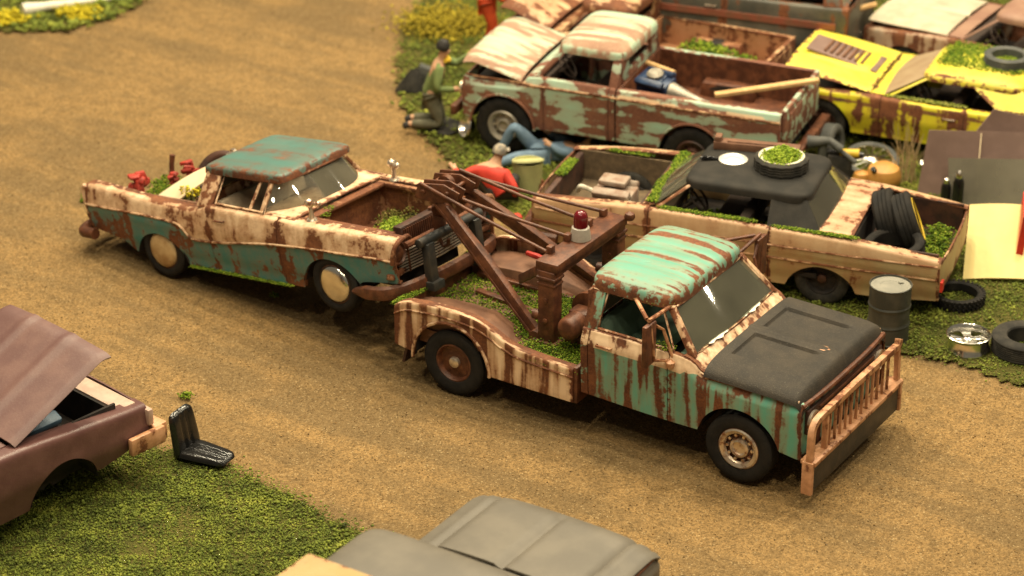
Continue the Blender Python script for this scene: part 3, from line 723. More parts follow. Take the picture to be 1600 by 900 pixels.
    # mirrors on tube brackets
    for sg in (-1, 1):
        m = obj('mirror', MB().box((2.52, sg*1.20, 1.42), (.055, .21, .46)), M['rust'], R, bevel=.012)
        t = MB()
        t.tube([(2.12, sg*.775, 1.64), (2.47, sg*1.16, 1.67)], .021, 8).tube([(2.50, sg*.745, 1.64), (2.51, sg*1.20, 1.68)], .021, 8)
        t.tube([(2.66, sg*.96, 1.17), (2.55, sg*1.14, 1.22), (2.53, sg*1.20, 1.64)], .019, 8).tube([(2.66, sg*.95, 1.2), (2.56, sg*.98, 1.50), (2.51, sg*1.18, 1.66)], .017, 8)
        obj('mirror_bracket', t, M['cream_bar'] if sg < 0 else M['rust'], m)
        obj('mirror_knuckle', MB().lathe([(.001, -.05), (.045, -.03), (.05, .02), (.001, .05)], 12, TR(2.66, sg*1.0, 1.15)), M['cream_bar'], m)
    # wheels
    for sg in (-1, 1):
        wheel(R, 3.44, sg*.86, .375, .378, .215, 'ring', .225, 'rust', 'rubber', cap='chrome_rust')
        wheel(R, 0, sg*.86, .375, .378, .225, 'steel', .215, 'rust', 'rubber')
    # ---- bed
    b = Car(None, None, None, None, None, root=R, W=1.0, belt=[(-.74, .89), (-.64, .955), (-.55, .985), (-.05, 1.025), (.28, 1.005), (.45, .95), (.68, .845), (.85, .80), (1.53, .76)],
            sill=[(-.74, .44), (-.5, .40), (.5, .37), (1.53, .36)], sect=[(0, .985), (.3, 1), (1, 1.0)], arch=[(0, .375, .49)], r=.035, mat=M['tow_bed'])
    for sg in (-1, 1):
        b.panel(sg, -.73, 1.52, 'bed_side', lip=.07, solid=.02)
        mb = MB(); x = np.linspace(-.72, 1.52, 40); mb.tube([(a, sg*1.005, float(b.belt(a))-.10) for a in x], .012, 6); obj('bed_bead', mb, M['tow_bed'], R)
        mb = MB(); mb.tube([(.49*math.cos(a)*1.0, sg*1.004, .375+.49*math.sin(a)) for a in np.linspace(-.02, math.pi*1.02, 28)], .02, 6); obj('arch_lip', mb, M['tow_cream'], R)
        # inner wheel box, a flat rust brown lid over each rear wheel
        pr = [(-.70, .50), (-.70, .78), (-.45, .845), (-.05, .872), (.26, .86), (.54, .73), (.66, .66), (.66, .50)]
        o = obj('wheel_box', MB().prism(pr, 'y', sg*.905, sg*.46), M['rust_flat'], R, bevel=.012)
        obj('mud_flap', MB().box((-.60, sg*.86, .36), (.03, .24, .28), RY(.25)), M['rust_dark'], R)
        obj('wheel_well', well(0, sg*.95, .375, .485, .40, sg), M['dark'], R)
    obj('bed_floor', MB().box((.40, 0, .64), (2.24, 1.86, .08)), M['rust_flat'], R)
    obj('bed_front', MB().box((1.535, 0, .56), (.05, 1.96, .42)), M['rust'], R, bevel=.01)
    obj('tail_sill', MB().box((-.72, 0, .70), (.07, 1.92, .32)), M['rust'], R, bevel=.012)
    for k in range(2): obj('deck_plate', MB().box((-.32+.36*k, .02+.0*k, .685), (.33, .7, .03)), M['rust_flat'], R, bevel=.006)
    # ---- crane: gantry
    y0, y1, xg = -.50, .82, .93
    gt = obj('gantry_beam', MB().box((.925, (y0+y1)/2, 1.60), (.27, y1-y0+.14, .10)).box((.93, (y0+y1)/2, 1.53), (.22, y1-y0+.08, .08)), M['rust'], R, bevel=.012); gt['label'] = 'rust brown gantry beam carrying the red beacon'
    for y in (y0, y1):
        p = MB().box((.93, y, 1.10), (.20, .17, .90)).box((.93, y, .70), (.30, .24, .08)).box((.93, y, 1.47), (.24, .205, .035)).box((.93, y, 1.40), (.225, .19, .03))
        pp = obj('gantry_post', p, M['rust'], R, bevel=.012)
        for z in (.98, 1.22): obj('bolt', MB().lathe([(.03, 0), (.03, .02), (.001, .025)], 8, TR(.93, y-.088, z) @ RX(math.pi/2)), M['rust'], pp)
        obj('crank', MB().lathe([(.055, -.03), (.06, 0), (.055, .05), (.001, .06)], 12, TR(.80, y-.03, 1.0) @ RY(-math.pi/2)), M['rust'], pp)
    obj('beam_knob', MB().lathe([(.001, -.06), (.05, -.035), (.062, 0), (.05, .035), (.001, .06)], 16, TR(1.09, y1+.06, 1.66)), M['rust'], gt)
    for (x, y) in ((.83, -.33), (.83, .02), (.83, .45), (.83, .76)): obj('beam_lug', MB().box((x, y, 1.69), (.07, .09, .09)), M['rust'], gt, bevel=.015)
    # winch between gantry and cab
    wm = MB(); wm.lathe([(.001, -.42), (.20, -.42), (.20, -.36), (.11, -.35), (.13, -.2), (.125, 0), (.13, .2), (.11, .35), (.20, .36), (.20, .42), (.001, .42)], 24, TR(1.24, .18, 1.04) @ RX(math.pi/2))
    wn = obj('winch_drum', wm, M['rust'], R)
    cb = MB()
    for k in range(12): cb.tube([(1.24+.14*math.cos(a), .18-.3+.05*k, 1.04+.14*math.sin(a)) for a in np.linspace(0, 2*math.pi, 18, endpoint=False)], .02, 5, close=True)
    obj('winch_cable', cb, M['rust_dark'], wn)
    obj('winch_motor', MB().box((1.25, -.36, .98), (.24, .2, .26)).lathe([(.13, 0), (.13, .2), (.10, .24), (.001, .25)], 18, TR(1.25, -.46, 1.0) @ RX(math.pi/2)).box((1.25, .2, .74), (.34, 1.3, .12)), M['rust'], R, bevel=.02)
    # boom legs
    tipn, tipf = Vector((-.80, -.13, 1.90)), Vector((-.70, .17, 1.93))
    for a, bq in (((.78, y0+.02, .74), tipn), ((.78, y1-.02, .80), tipf)):
        m = MB(); a = Vector(a); d = (bq-a); mid = a+d*.5
        s1 = Vector((0, 1, 0)); up = d.normalized().cross(s1).normalized()
        V = []; ws = [(0, .075, .09), (.5, .10, .15), (1, .075, .09)]
        for f, wy, wz in ws:
            p = a+d*f; V += [p-s1*wy/2-up*wz/2, p+s1*wy/2-up*wz/2, p+s1*wy/2+up*wz/2, p-s1*wy/2+up*wz/2]
        m.add(V, [(3,2,1,0),(8,9,10,11)]+[(i+k, i+(k+1) % 4, i+4+(k+1) % 4, i+4+k) for i in (0, 4) for k in range(4)])
        bl = obj('boom_leg', m, M['rust'], R, bevel=.008)
        fl = MB()
        for s_ in (-1, 1): fl.bar(a+up*.05+s1*.045*s_, bq+up*.05+s1*.04*s_, .018, .03)
        obj('boom_flange', fl, M['rust'], bl)
        obj('boom_pivot', MB().lathe([(.07, -.09), (.075, 0), (.07, .09), (.001, .09)], 14, TR(*a) @ RX(math.pi/2)), M['rust'], bl)
    hd = MB()
    for y in (-.20, -.08, .12, .23): hd.prism([(-.98, 1.80), (-.93, 1.98), (-.60, 2.04), (-.40, 1.98), (-.45, 1.86), (-.70, 1.80)], 'y', y-.012, y+.012)
    hd.tube([(-.86, -.24, 1.90), (-.86, .27, 1.93)], .03, 8).tube([(-.55, -.24, 1.95), (-.55, .27, 1.96)], .025, 8)
    bh = obj('boom_head', hd, M['rust'], R, bevel=.004)
    obj('pulley', MB().lathe([(.02, -.035), (.10, -.035), (.075, 0), (.10, .035), (.02, .035)], 20, TR(-.70, 0, 1.95) @ RX(math.pi/2)), M['rust'], bh)
    # stay rods back to the gantry
    for a, bq in (((-.90, -.21, 1.99), (.82, -.36, 1.66)), ((-.62, -.05, 1.86), (.82, .02, 1.70)), ((-.66, .20, 2.05), (.82, .45, 1.70)), ((-.50, .26, 1.98), (.82, .76, 1.70))):
        obj('stay_rod', MB().tube([a, Vector(a).lerp(Vector(bq), .5)+Vector((0, 0, -.015)), bq], .02, 8), M['rust'], R)
    # diagonal brace and floor channel
    obj('brace', MB().bar((.72, -.38, 1.44), (-.02, .42, .80), .035, .10), M['rust'], R, bevel=.006)
    obj('floor_channel', MB().bar((.78, -.06, .70), (-.35, .06, .72), .08, .06).bar((.78, .50, .70), (-.55, .40, .74), .08, .06), M['rust'], R, bevel=.006)
    # beacon
    bc = obj('beacon', MB().lathe([(.115, 0), (.11, .05), (.095, .13), (.08, .14), (.001, .14)], 24, TR(.92, .13, 1.655)), M['lens_base'], R)
    obj('beacon_dome', MB().lathe([(.078, .13), (.078, .24), (.07, .285), (.045, .315), (.001, .325)], 24, TR(.92, .13, 1.655)), M['lens'], bc)
    # hook and block hanging from the boom head
    hk = MB(); hk.lathe([(.001, -.035), (.085, -.03), (.10, 0), (.085, .03), (.001, .035)], 20, TR(-.80, .0, 1.60) @ RX(math.pi/2+.3))
    hk.prism([(-.86, 1.54), (-.74, 1.54), (-.72, 1.44), (-.75, 1.36), (-.85, 1.36), (-.88, 1.44)], 'y', -.03, .03)
    h = obj('hook_block', hk, M['rust'], R, bevel=.006)
    obj('hook_cable', MB().tube([(-.84, -.03, 1.88), (-.82, -.03, 1.60)], .012, 6).tube([(-.72, .04, 1.90), (-.76, .03, 1.60)], .012, 6), M['rust_dark'], h)
    obj('hook', MB().tube(bez([(-.80, 0, 1.38), (-.80, 0, 1.28), (-.75, 0, 1.20), (-.69, 0, 1.22), (-.68, 0, 1.29)], 6), .022, 8), M['rust'], h)
    # red tool lying in the bed
    tag(obj('red_tool', MB().tube([(-.1, .70, .985), (.05, .66, 1.0), (.28, .60, 1.0)], [.03, .035, .02], 8).xf(R.matrix_world), M['red'], None), 'red handled tool lying in the tow truck bed', 'tool')
    P = [(x, y, .70) for x in np.linspace(.42, 1.45, 12) for y in np.linspace(-.88, .8, 14) if not (x < .75 and abs(y) > .5)]
    moss('moss', 'crumbly green moss on the tow truck bed below the gantry', R, P, 7500, .12, .015, 'moss', .06, 31)
    P = [(x, y, .69) for x in np.linspace(-.6, .5, 10) for y in np.linspace(-.40, .40, 7)]
    moss('moss', 'green moss along the middle of the tow truck bed', R, P, 2600, .10, .014, 'moss', .04, 32)
    moss('moss', 'line of green moss along the tail of the tow truck', R, [(-.73+.02*math.sin(9*y), y, .87) for y in np.linspace(-.9, .75, 40)], 1500, .06, .014, 'moss', .03, 33)
    moss('moss', 'yellowish moss on the tow truck roof edge above the near mirror', R, [(2.15, -.74, 1.655), (2.48, -.70, 1.66), (2.3, -.76, 1.645)], 110, .09, .008, 'moss_olive', .01, 34)
    moss('moss', 'bits of moss in the tow truck window sill', R, [(2.5, -.9, 1.27), (2.58, -.91, 1.27)], 70, .08, .012, 'moss', .03, 35)
    return v
tow = make_tow()
# ================================================================ the towed utility car
def make_ranch():
    strip = pchip([(-1.24, .745), (-.3, .765), (.38, .735), (.47, .68), (.55, .59), (.64, .565), (.9, .58), (1.93, .70), (2.6, .735), (3.34, .745), (3.7, .72)])
    tone = lambda x, z: (z > strip(x)).astype(float)
    v = Car('utility_car', 'cream over teal finned car with open cargo bed, nose lifted on the tow hook', 'car', (-3.512, 28.578, 0), -.672, .146,
            W=.90, belt=[(-1.26, .985), (-1.1, .99), (-.6, .975), (.2, .935), (.55, .93), (.75, .965), (.9, 1.01), (1.9, 1.0), (2.3, .985), (3.0, .985), (3.4, .975), (3.72, .95)],
            sill=[(-1.26, .45), (-.7, .37), (-.45, .25), (.5, .215), (2.2, .215), (3.05, .34), (3.2, .43), (3.72, .47)],
            plan=[(-1.26, .93), (-.6, .98), (0, 1), (2.8, 1), (3.3, .98), (3.72, .93)], sect=[(0, .93), (.2, .965), (.45, .985), (.62, 1.0), (.75, .985), (.9, .965), (1, .94)],
            arch=[(-.02, .10, .45), (2.72, .17, .465)], r=.075, tone=tone, mat=M['ranch'])
    R = v.root
    for sg in (-1, 1):
        v.panel(sg, -1.25 if sg < 0 else -.15, .88, 'quarter_panel', lip=.10, nz=22)
        d = v.panel(sg, .88, 1.98, 'door', lip=.03, nz=22)
        v.panel(sg, 1.98, 3.70, 'front_fender', lip=.12, nz=22)
        mb = MB(); x = np.linspace(-1.24 if sg < 0 else -.13, 3.68, 90); mb.tube([(a, sg*(float(v.half(np.array(a), strip(a)))+.004), float(strip(a))) for a in x], .015, 6)
        obj('side_trim', mb, M['ranch_cream'], R)
        obj('door_handle', MB().tube([(1.02, sg*.885, .86), (1.02, sg*.91, .86), (1.16, sg*.91, .865), (1.16, sg*.885, .865)], .011, 6), M['rust'], d)
        fr = MB().tube([(.98, sg*.80, 1.03), (1.74, sg*.80, 1.02), (1.70, sg*.555, 1.305), (.94, sg*.555, 1.30)], .017, 6, close=True).tube([(1.52, sg*.80, 1.02), (1.53, sg*.56, 1.30)], .02, 6)
        obj('window_frame', fr, M['ranch_cream'], d)
        # headlight under the hooded fender tip
        hl = obj('headlight', MB().lathe([(.135, -.10), (.14, 0), (.12, .02), (.10, .0), (.06, .035), (.001, .045)], 24, TR(3.60, sg*.69, .765) @ RY(math.pi/2-.1)), M['rust'], R)
        obj('fender_eyebrow', MB().tube(bez([(3.66, sg*.86, .70), (3.70, sg*.85, .86), (3.72, sg*.78, .94), (3.70, sg*.62, .955), (3.66, sg*.53, .90)], 6), .026, 8), M['ranch_rust'], R)
        obj('park_lamp', MB().box((3.58, sg*.74, .54), (.10, .24, .07), RZ(-.2*sg)), M['ranch_rust'], R, bevel=.02)
        # fender mirror on a stalk
        m = obj('fender_mirror', MB().lathe([(.001, -.055), (.04, -.045), (.055, 0), (.04, .04), (.001, .05)], 16, TR(2.38, sg*.70, 1.185) @ RY(math.pi/2)).lathe([(.001, 0), (.035, .01), (.03, .06), (.001, .075)], 12, TR(2.44, sg*.67, 1.165) @ RY(1.2)), M['chrome_rust'], R)
        obj('mirror_stalk', MB().tube([(2.38, sg*.70, .98), (2.385, sg*.70, 1.08), (2.38, sg*.70, 1.165)], [.035, .026, .022], 10).lathe([(.065, 0), (.055, .02), (.001, .025)], 14, TR(2.38, sg*.70, .985)), M['chrome_rust'], m)
        if sg < 0: obj('tail_lamp', MB().lathe([(.105, 0), (.11, .05), (.07, .09), (.001, .10)], 20, TR(-1.235, sg*.70, .60) @ RY(-math.pi/2)), M['rust_dark'], R)
        if sg < 0: obj('fin_cap', MB().tube(bez([(-1.24, sg*.80, .97), (-1.285, sg*.80, .90), (-1.26, sg*.81, .75), (-1.23, sg*.80, .62)], 5), [.03]*16, 8), M['ranch_cream'], R)
    obj('tail_panel', MB().box((-1.21, -.45, .60), (.03, .76, .28)), M['ranch'], R, bevel=.01)
    obj('bumper', MB().tube(bez([(-1.05, -.93, .42), (-1.28, -.90, .43), (-1.34, -.5, .45), (-1.33, -.1, .45)], 6), .07, 10), M['rust'], R)
    # cargo bed
    obj('bed_floor', MB().prism([(-1.2, -.70), (.66, -.70), (.66, .70), (-.15, .70), (-.5, .1), (-1.2, -.35)], 'z', .57, .62), M['rust'], R)
    obj('bed_wall', MB().box((-.28, -.66, .76), (1.86, .04, .34)), M['rust_flat'], R); obj('bed_wall', MB().box((.26, .66, .76), (.78, .04, .34)), M['rust_flat'], R)
    obj('bed_front', MB().box((.70, 0, .78), (.05, 1.5, .40)), M['rust_flat'], R)
    # cab
    v.roof(.64, 1.87, .585, 1.385, .085, mat=M['ranch_top'], n=9, kc=.04, tilt=.01, lab='streaked dark teal roof')
    mb = MB(); mb.tube(bez([(.66, -.575, 1.297), (1.70, -.58, 1.305), (1.83, -.53, 1.31), (1.875, -.3, 1.313), (1.885, 0, 1.315), (1.875, .3, 1.313), (1.83, .53, 1.31), (1.70, .58, 1.305), (.66, .575, 1.297)], 6), .016, 6)
    obj('drip_rail', mb, M['ranch_rust'], R)
    t = np.linspace(-1, 1, 31); s = np.linspace(0, 1, 9); T, S = np.meshgrid(t, s, indexing='ij'); A = np.abs(T)**3
    P = np.stack([(2.10-.44*A)*(1-S)+(1.85-.14*A)*S, T*(.80*(1-S)+.55*S), (1.015+.015*(1-A))*(1-S)+1.315*S], -1)
    obj('windscreen', MB().grid(P), M['glass_clear'], R, solid=.006)
    v.pillar((1.70, .80, 1.0), (1.70, .555, 1.32), .06, .045, 'windscreen_pillar', M['ranch_cream'])
    v.pillar((.80, .815, .97), (.80, .56, 1.32), .24, .045, 'rear_pillar', M['ranch_cream'])
    obj('cab_back', MB().box((.74, 0, .99), (.04, 1.56, .14)).box((.72, -.56, 1.17), (.04, .08, .3)).box((.72, .56, 1.17), (.04, .08, .3)), M['ranch_cream'], R, bevel=.01)
    v.pane([(.72, -.58, 1.05), (.72, .58, 1.05), (.70, .52, 1.31), (.70, -.52, 1.31)], 'rear_window', M['glass_clear'])
    v.deck(1.66, 2.20, 'cowl', M['ranch_cream'], inset=-.0, crown=.03, dz=-.01)
    obj('cab_floor', MB().box((1.4, 0, .36), (1.5, 1.64, .06)), M['rust_flat'], R)
    v.bench(1.15, .62, .68, 'seat_tan', .40); v.steer(1.72, .34, .98, .16)
    # engine bay, hood gone
    bay = MB()
    for sg in (-1, 1): bay.box((2.82, sg*.645, .74), (1.28, .03, .44))
    bay.box((2.19, 0, .74), (.04, 1.3, .46)).box((2.82, 0, .52), (1.28, 1.3, .04)); obj('engine_bay', bay, M['ranch_rust'], R)
    for sg in (-1, 1): obj('bay_rail', MB().bar((2.2, sg*.62, .955), (3.50, sg*.60, .935), .07, .05), M['ranch_rust'], R, bevel=.012)
    obj('bay_shelf', MB().box((2.26, 0, .955), (.12, 1.24, .04)), M['ranch_rust'], R, bevel=.012)
    rd = obj('radiator', MB().box((3.36, .0, .76), (.12, .80, .34)), M['rust_dark'], R, bevel=.012)
    for k in range(22): obj('radiator_fin', MB().box((3.428, -.36+k*.034, .76), (.014, .012, .28)), M['rust'], rd)
    obj('radiator_cap', MB().lathe([(.04, 0), (.04, .03), (.001, .035)], 12, TR(3.36, .2, .93)), M['rust'], rd)
    obj('header_panel', MB().tube(bez([(3.60, -.55, .80), (3.63, 0, .81), (3.60, .55, .80)], 8), .042, 8), M['ranch_rust'], R)
    g = obj('grille', MB().box((3.52, 0, .62), (.05, 1.36, .30)), M['dark'], R)
    for k in range(8): obj('grille_bar', MB().tube([(3.56, -.66, .50+k*.033), (3.60, 0, .50+k*.033), (3.56, .66, .50+k*.033)], .009, 6), M['chrome_rust'], g)
    for k in range(5): obj('grille_post', MB().box((3.58, -.5+k*.25, .62), (.02, .018, .26)), M['rust'], g)
    # front bumper with black push posts
    t = bez([(3.10, -.90, .34), (3.34, -.93, .35), (3.58, -.88, .365), (3.73, -.64, .38), (3.78, -.2, .385), (3.78, .2, .385), (3.73, .64, .38), (3.58, .88, .365), (3.34, .93, .35), (3.10, .90, .34)], 6)
    P = []
    for k, p in enumerate(t):
        d = t[min(k+1, len(t)-1)]-t[max(k-1, 0)]; nx = np.array([-d[1], d[0], 0]); nx = -nx/np.linalg.norm(nx); f = .35+.65*min(1, min(k, len(t)-1-k)/5)
        P.append([p+nx*(.0)+np.array([0, 0, -.085*f]), p+nx*.045+np.array([0, 0, -.06*f]), p+nx*.06, p+nx*.045+np.array([0, 0, .06*f]), p+np.array([0, 0, .085*f]), p-nx*.03])
    obj('front_bumper', MB().grid(np.array(P), cv=True), M['rust'], R)
    pb = MB()
    for y in (-.44, .36): pb.box((3.83, y, .58), (.10, .12, .50)).box((3.86, y, .35), (.14, .18, .10))
    pb.tube([(3.80, -.56, .85), (3.80, .50, .85)], .055, 12); obj('push_bar', pb, M['black_bar'], R, bevel=.01)
    v.under(-1.1, 3.4, .27, .5, .5)
    for sg in (-1, 1):
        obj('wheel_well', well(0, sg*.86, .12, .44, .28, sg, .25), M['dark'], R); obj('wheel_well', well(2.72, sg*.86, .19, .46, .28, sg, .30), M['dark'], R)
        wheel(R, 0, sg*.76, .335, .335, .19, 'dome', .225, 'rust_dark', 'rubber', cap='chrome_tan', key='rt')
        wheel(R, 2.75, sg*.78, .335, .335, .19, 'dome', .225, 'rust_dark', 'rubber', cap='chrome' if sg < 0 else 'chrome_tan', key='rt')
    moss('moss', 'yellow green moss heaped in the open engine bay of the finned car', R, [(2.75, .25, .55), (2.95, .1, .55), (3.05, -.1, .56), (2.6, .4, .55), (3.1, .3, .55)], 1700, .22, .02, 'moss_light', .10, 41)
    moss('moss', 'dry brownish moss behind the green heap in the engine bay', R, [(2.45, .5, .55), (2.7, .55, .58), (3.0, .5, .56)], 500, .18, .016, 'moss_olive', .16, 42)
    moss('moss', 'small moss bits at the front edge of the finned car cowl', R, [(2.33, -.45, .95), (2.28, -.3, .97)], 70, .09, .012, 'moss', .02, 43)
    moss('moss', 'green moss hanging along the sill of the finned car', R, [(x, -.86, .205) for x in np.linspace(.5, 2.05, 40)], 1300, (.05, .035, 0), .014, 'moss', .015, 44)
    # load in the bed
    W4 = R.matrix_world
    a = np.linspace(0, 1, 15); b = np.linspace(0, 1, 7); A, B = np.meshgrid(a, b, indexing='ij')
    P = np.stack([-.30+.78*A+.40*B*(1-.25*A), -.55+.62*A-.10*B, .84+.46*A-.10*A*A+.0*B+.05*np.sin(A*2.6)], -1)
    tag(obj('body_panel', MB().grid(P).xf(W4), M['cream_panel'], None, solid=.02), 'smooth cream body panel leaning up behind the cab', 'panel')
    tag(obj('metal_clip', MB().tube([(.40, .02, 1.27), (.47, .06, 1.30), (.52, .05, 1.33)], .02, 6).box((.43, .10, 1.30), (.05, .05, .05)).xf(W4), M['chrome_rust'], None), 'small brass clip at the top of the cream panel', 'clip')
    for k, (x, y, z, r, lb) in enumerate([(-.66, -.44, .96, .13, 'bright red lump of engine parts nearest the tail of the bed'), (-.40, -.14, .98, .09, 'dark red engine part in the middle of the bed load'), (-.20, -.05, 1.06, .11, 'red engine part beside the cream panel')]):
        rg = np.random.RandomState(30+k); mb = MB()
        for q in range(7): mb.box((x+rg.randn()*r*.45, y+rg.randn()*r*.4, z+rg.randn()*r*.4), (r*(.6+rg.rand()), r*(.4+rg.rand()*.6), r*(.3+rg.rand()*.7)), (RZ(rg.rand()*3) @ RX(rg.rand()*3)).to_3x3(), taper=.6)
        mb.tube([(x, y, z), (x+rg.randn()*.05, y, .62)], .04, 8)
        tag(obj('engine_part', mb.xf(W4), M['red_dull'], None, bevel=.012), lb, 'engine part')
    tag(obj('exhaust_stub', MB().tube([(-.48, -.10, .90), (-.47, -.08, 1.08), (-.45, -.06, 1.20)], [.035, .03, .035], 8).xf(W4), M['rust'], None), 'rusty upright exhaust stub among the red parts', 'exhaust')
    ty = tyre_obj('rt', None, W4 @ TR(-.10, .36, .80) @ RX(1.0) @ RY(.25), .335, .19, .225, 'rubber', name='tyre'); ty.data = ty.data.copy(); ty.data.materials[0] = M['rust_dark']
    tag(ty, 'rust brown tyre leaning in the bed behind the cream panel', 'tyre')
    moss('moss', 'green moss between the red parts in the cargo bed', R, [(-.45, -.35, .80), (-.3, -.3, .80), (-.1, -.45, .8), (.1, -.5, .78), (-.6, -.1, .82), (.4, -.4, .75)], 1500, .2, .018, 'moss', .10, 45)
    P = []
    rg = np.random.RandomState(3); yf = MB()
    for k in range(9):
        x, y = .12+rg.rand()*.26, -.56+rg.rand()*.12; yf.tube([(x, y, .80), (x+rg.randn()*.03, y+rg.randn()*.03, .99+rg.rand()*.07)], [.012, .004], 5)
    fl = obj('plant_stem', yf, M['stump'], None)
    pl = thing('yellow_plant', 'small plant with yellow flowers against the cab of the finned car', 'plant', (0, 0, 0)); fl.parent = pl
    fl.matrix_local = W4
    pts = np.array([(.12+rg.rand()*.28, -.56+rg.rand()*.12, .93+rg.rand()*.10) for k in range(70)]); Mw = np.array(W4)
    c = crumbs('flower_head', pts @ Mw[:3, :3].T+Mw[:3, 3], .014+.01*rg.rand(70), M['flower_y'], seed=8, parent=pl); c['kind'] = 'stuff'
    return v
ranch = make_ranch()
# ================================================================ pickups and wrecked cars of the yard
def pickup(name, label, loc, yaw, d, mats, hood_open=0., group=None, glass=False, ridge=None, rim='steel'):
    crease = d['crease']
    tone = lambda x, z: ((z > crease-.035) & (z < crease+.03)).astype(float)
    v = Car(name, label, 'pickup', loc, yaw, W=d['W'], belt=[(d['tail'], d['bedz']), (d['cabr']-.03, d['bedz']), (d['cabr']+.03, d['cabz']), (d['doorf'], d['cabz']), (d['cowl'], d['cabz']-.02), (d['cowl']+.12, d['hoodz']), (d['front'], d['hoodz']-.05)],
            sill=[(d['tail'], d['sill']+.06), (-.5, d['sill']), (d['cowl'], d['sill']), (d['front'], d['sill']+.03)], plan=[(d['tail'], .985), (0, 1), (d['wb'], 1), (d['front']-.1, .98), (d['front'], .95)],
            sect=[(0, .93), (.2, .97), (.6, .99), (.82, 1.0), (.88, 1.0), (.93, .975), (1, .955)], arch=[(0, d['rw'], d['R']), (d['wb'], d['rw'], d['R'])], r=.035, tone=tone, mat=mats[0])
    R = v.root; W = d['W']
    for sg in (-1, 1):
        v.panel(sg, d['tail'], d['cabr'], 'bed_side', lip=.07)
        v.panel(sg, d['cabr']+.01, d['cabr']+.10, 'cab_corner')
        dr = v.panel(sg, d['cabr']+.10, d['doorf'], 'door')
        obj('door_handle', MB().tube([(d['cabr']+.2, sg*W*.99, crease+.02), (d['cabr']+.2, sg*(W+.02), crease+.02), (d['cabr']+.34, sg*(W+.02), crease+.02), (d['cabr']+.34, sg*W*.99, crease+.02)], .012, 6), M['rust'], dr)
        v.panel(sg, d['doorf'], d['front'], 'front_fender')
        mb = MB().tube([(a, sg*(float(v.half(np.array(a), np.array(crease)))+.003), crease) for a in np.linspace(d['tail']+.02, d['front']-.05, 40)], .014, 6); obj('side_trim', mb, M['cream_pk'], R)
        for xa in (0, d['wb']):
            obj('arch_lip', MB().tube([(xa+d['R']*math.cos(a), sg*(W+.004), d['rw']+d['R']*math.sin(a)) for a in np.linspace(.05, math.pi-.05, 24)], .018, 6), mats[0], R)
            obj('wheel_well', well(xa, sg*W*.965, d['rw'], d['R']-.01, .32, sg, d['sill']+.02), M['dark'], R)
    bx0, bx1 = d['tail']+.04, d['cabr']-.02
    obj('bed_floor', MB().box(((bx0+bx1)/2, 0, d['bedf']), (bx1-bx0, W*1.8, .05)), mats[2], R)
    for sg in (-1, 1): obj('bed_wall', MB().box(((bx0+bx1)/2, sg*(W*.86), (d['bedf']+d['bedz'])/2), (bx1-bx0, .03, d['bedz']-d['bedf']-.03)), mats[2], R)
    for sg in (-1, 1): obj('wheel_box', MB().box((0, sg*W*.72, d['bedf']+.11), (.75, W*.26, .20), taper=.9), mats[2], R, bevel=.02)
    obj('bed_front', MB().box((bx1, 0, (d['bedf']+d['bedz'])/2-.0), (.04, W*1.74, d['bedz']-d['bedf']+.02)), mats[2], R, bevel=.01)
    tg = obj('tailgate', MB().box((d['tail']+.0, 0, (d['bedz']+d['sill'])/2+.10), (.06, W*1.72, d['bedz']-d['sill']-.16)), mats[0], R, bevel=.012)
    obj('tailgate_panel', MB().box((d['tail']-.035, 0, (d['bedz']+d['sill'])/2+.10), (.02, W*1.3, (d['bedz']-d['sill'])*.5)), mats[0], tg, bevel=.008)
    obj('rear_bumper', MB().box((d['tail']-.12, 0, d['sill']+.05), (.12, W*1.9, .12)), M['rust'], R, bevel=.02)
    # cab
    x0, x1, wr, rz = d['rx0'], d['rx1'], d['wr'], d['rz']; zs = d['cabz']
    v.roof(x0, x1, wr, rz, .15, mat=mats[1], n=4.2)
    v.pillar((d['cowl']-.10, W*.88, zs-.01), (x1-.06, wr-.045, rz-.13), .075, .055, 'windscreen_pillar', mats[0])
    v.pillar((d['cabr']+.06, W*.90, zs-.01), (x0+.09, wr-.03, rz-.13), .12, .05, 'rear_pillar', mats[0])
    mb = MB()
    for sg in (-1, 1):
        mb.tube([(x0+.02, sg*wr, rz-.145), (x1-.06, sg*wr, rz-.145), (x1, sg*wr*.9, rz-.145)], .013, 6)
    mb.tube([(x1, -wr*.9, rz-.145), (x1+.01, 0, rz-.14), (x1, wr*.9, rz-.145)], .013, 6); obj('drip_rail', mb, mats[0], R)
    obj('cab_back', MB().box((d['cabr']+.03, 0, (d['bedf']+zs)/2+.05), (.04, W*1.74, zs-d['bedf']+.12)).box((x0+.05, wr*.78, (zs+rz)/2-.03), (.04, wr*.36, rz-zs-.06)).box((x0+.05, -wr*.78, (zs+rz)/2-.03), (.04, wr*.36, rz-zs-.06)), mats[0], R, bevel=.012)
    if glass:
        v.pane([(d['cowl']-.10, -W*.86, zs), (d['cowl']-.10, W*.86, zs), (x1-.05, wr*.9, rz-.14), (x1-.05, -wr*.9, rz-.14)], 'windscreen', M['glass_dust'], .04)
    v.deck(d['cowl']-.16, d['cowl']+.10, 'cowl', mats[0], inset=-.005, crown=.03, dz=-.006)
    obj('cab_floor', MB().box(((d['cabr']+d['cowl'])/2, 0, d['sill']+.06), (d['cowl']-d['cabr'], W*1.8, .06)), M['dark'], R)
    obj('dashboard', MB().box((d['cowl']-.14, 0, zs-.1), (.16, W*1.6, .15)), M['interior'], R, bevel=.03)
    v.bench(d['cabr']+.36, zs-.36, W*.8, 'rust_dark', .42); v.steer(d['cowl']-.34, W*.4, zs+.0, .15)
    # hood, hinged at the cowl
    hx0, hx1 = d['cowl']+.11, d['front']-.02
    hz = d['hoodz']+.0
    M4 = TR(hx0, 0, hz+.03) @ RY(-hood_open) @ TR(-hx0, 0, -hz-.03)
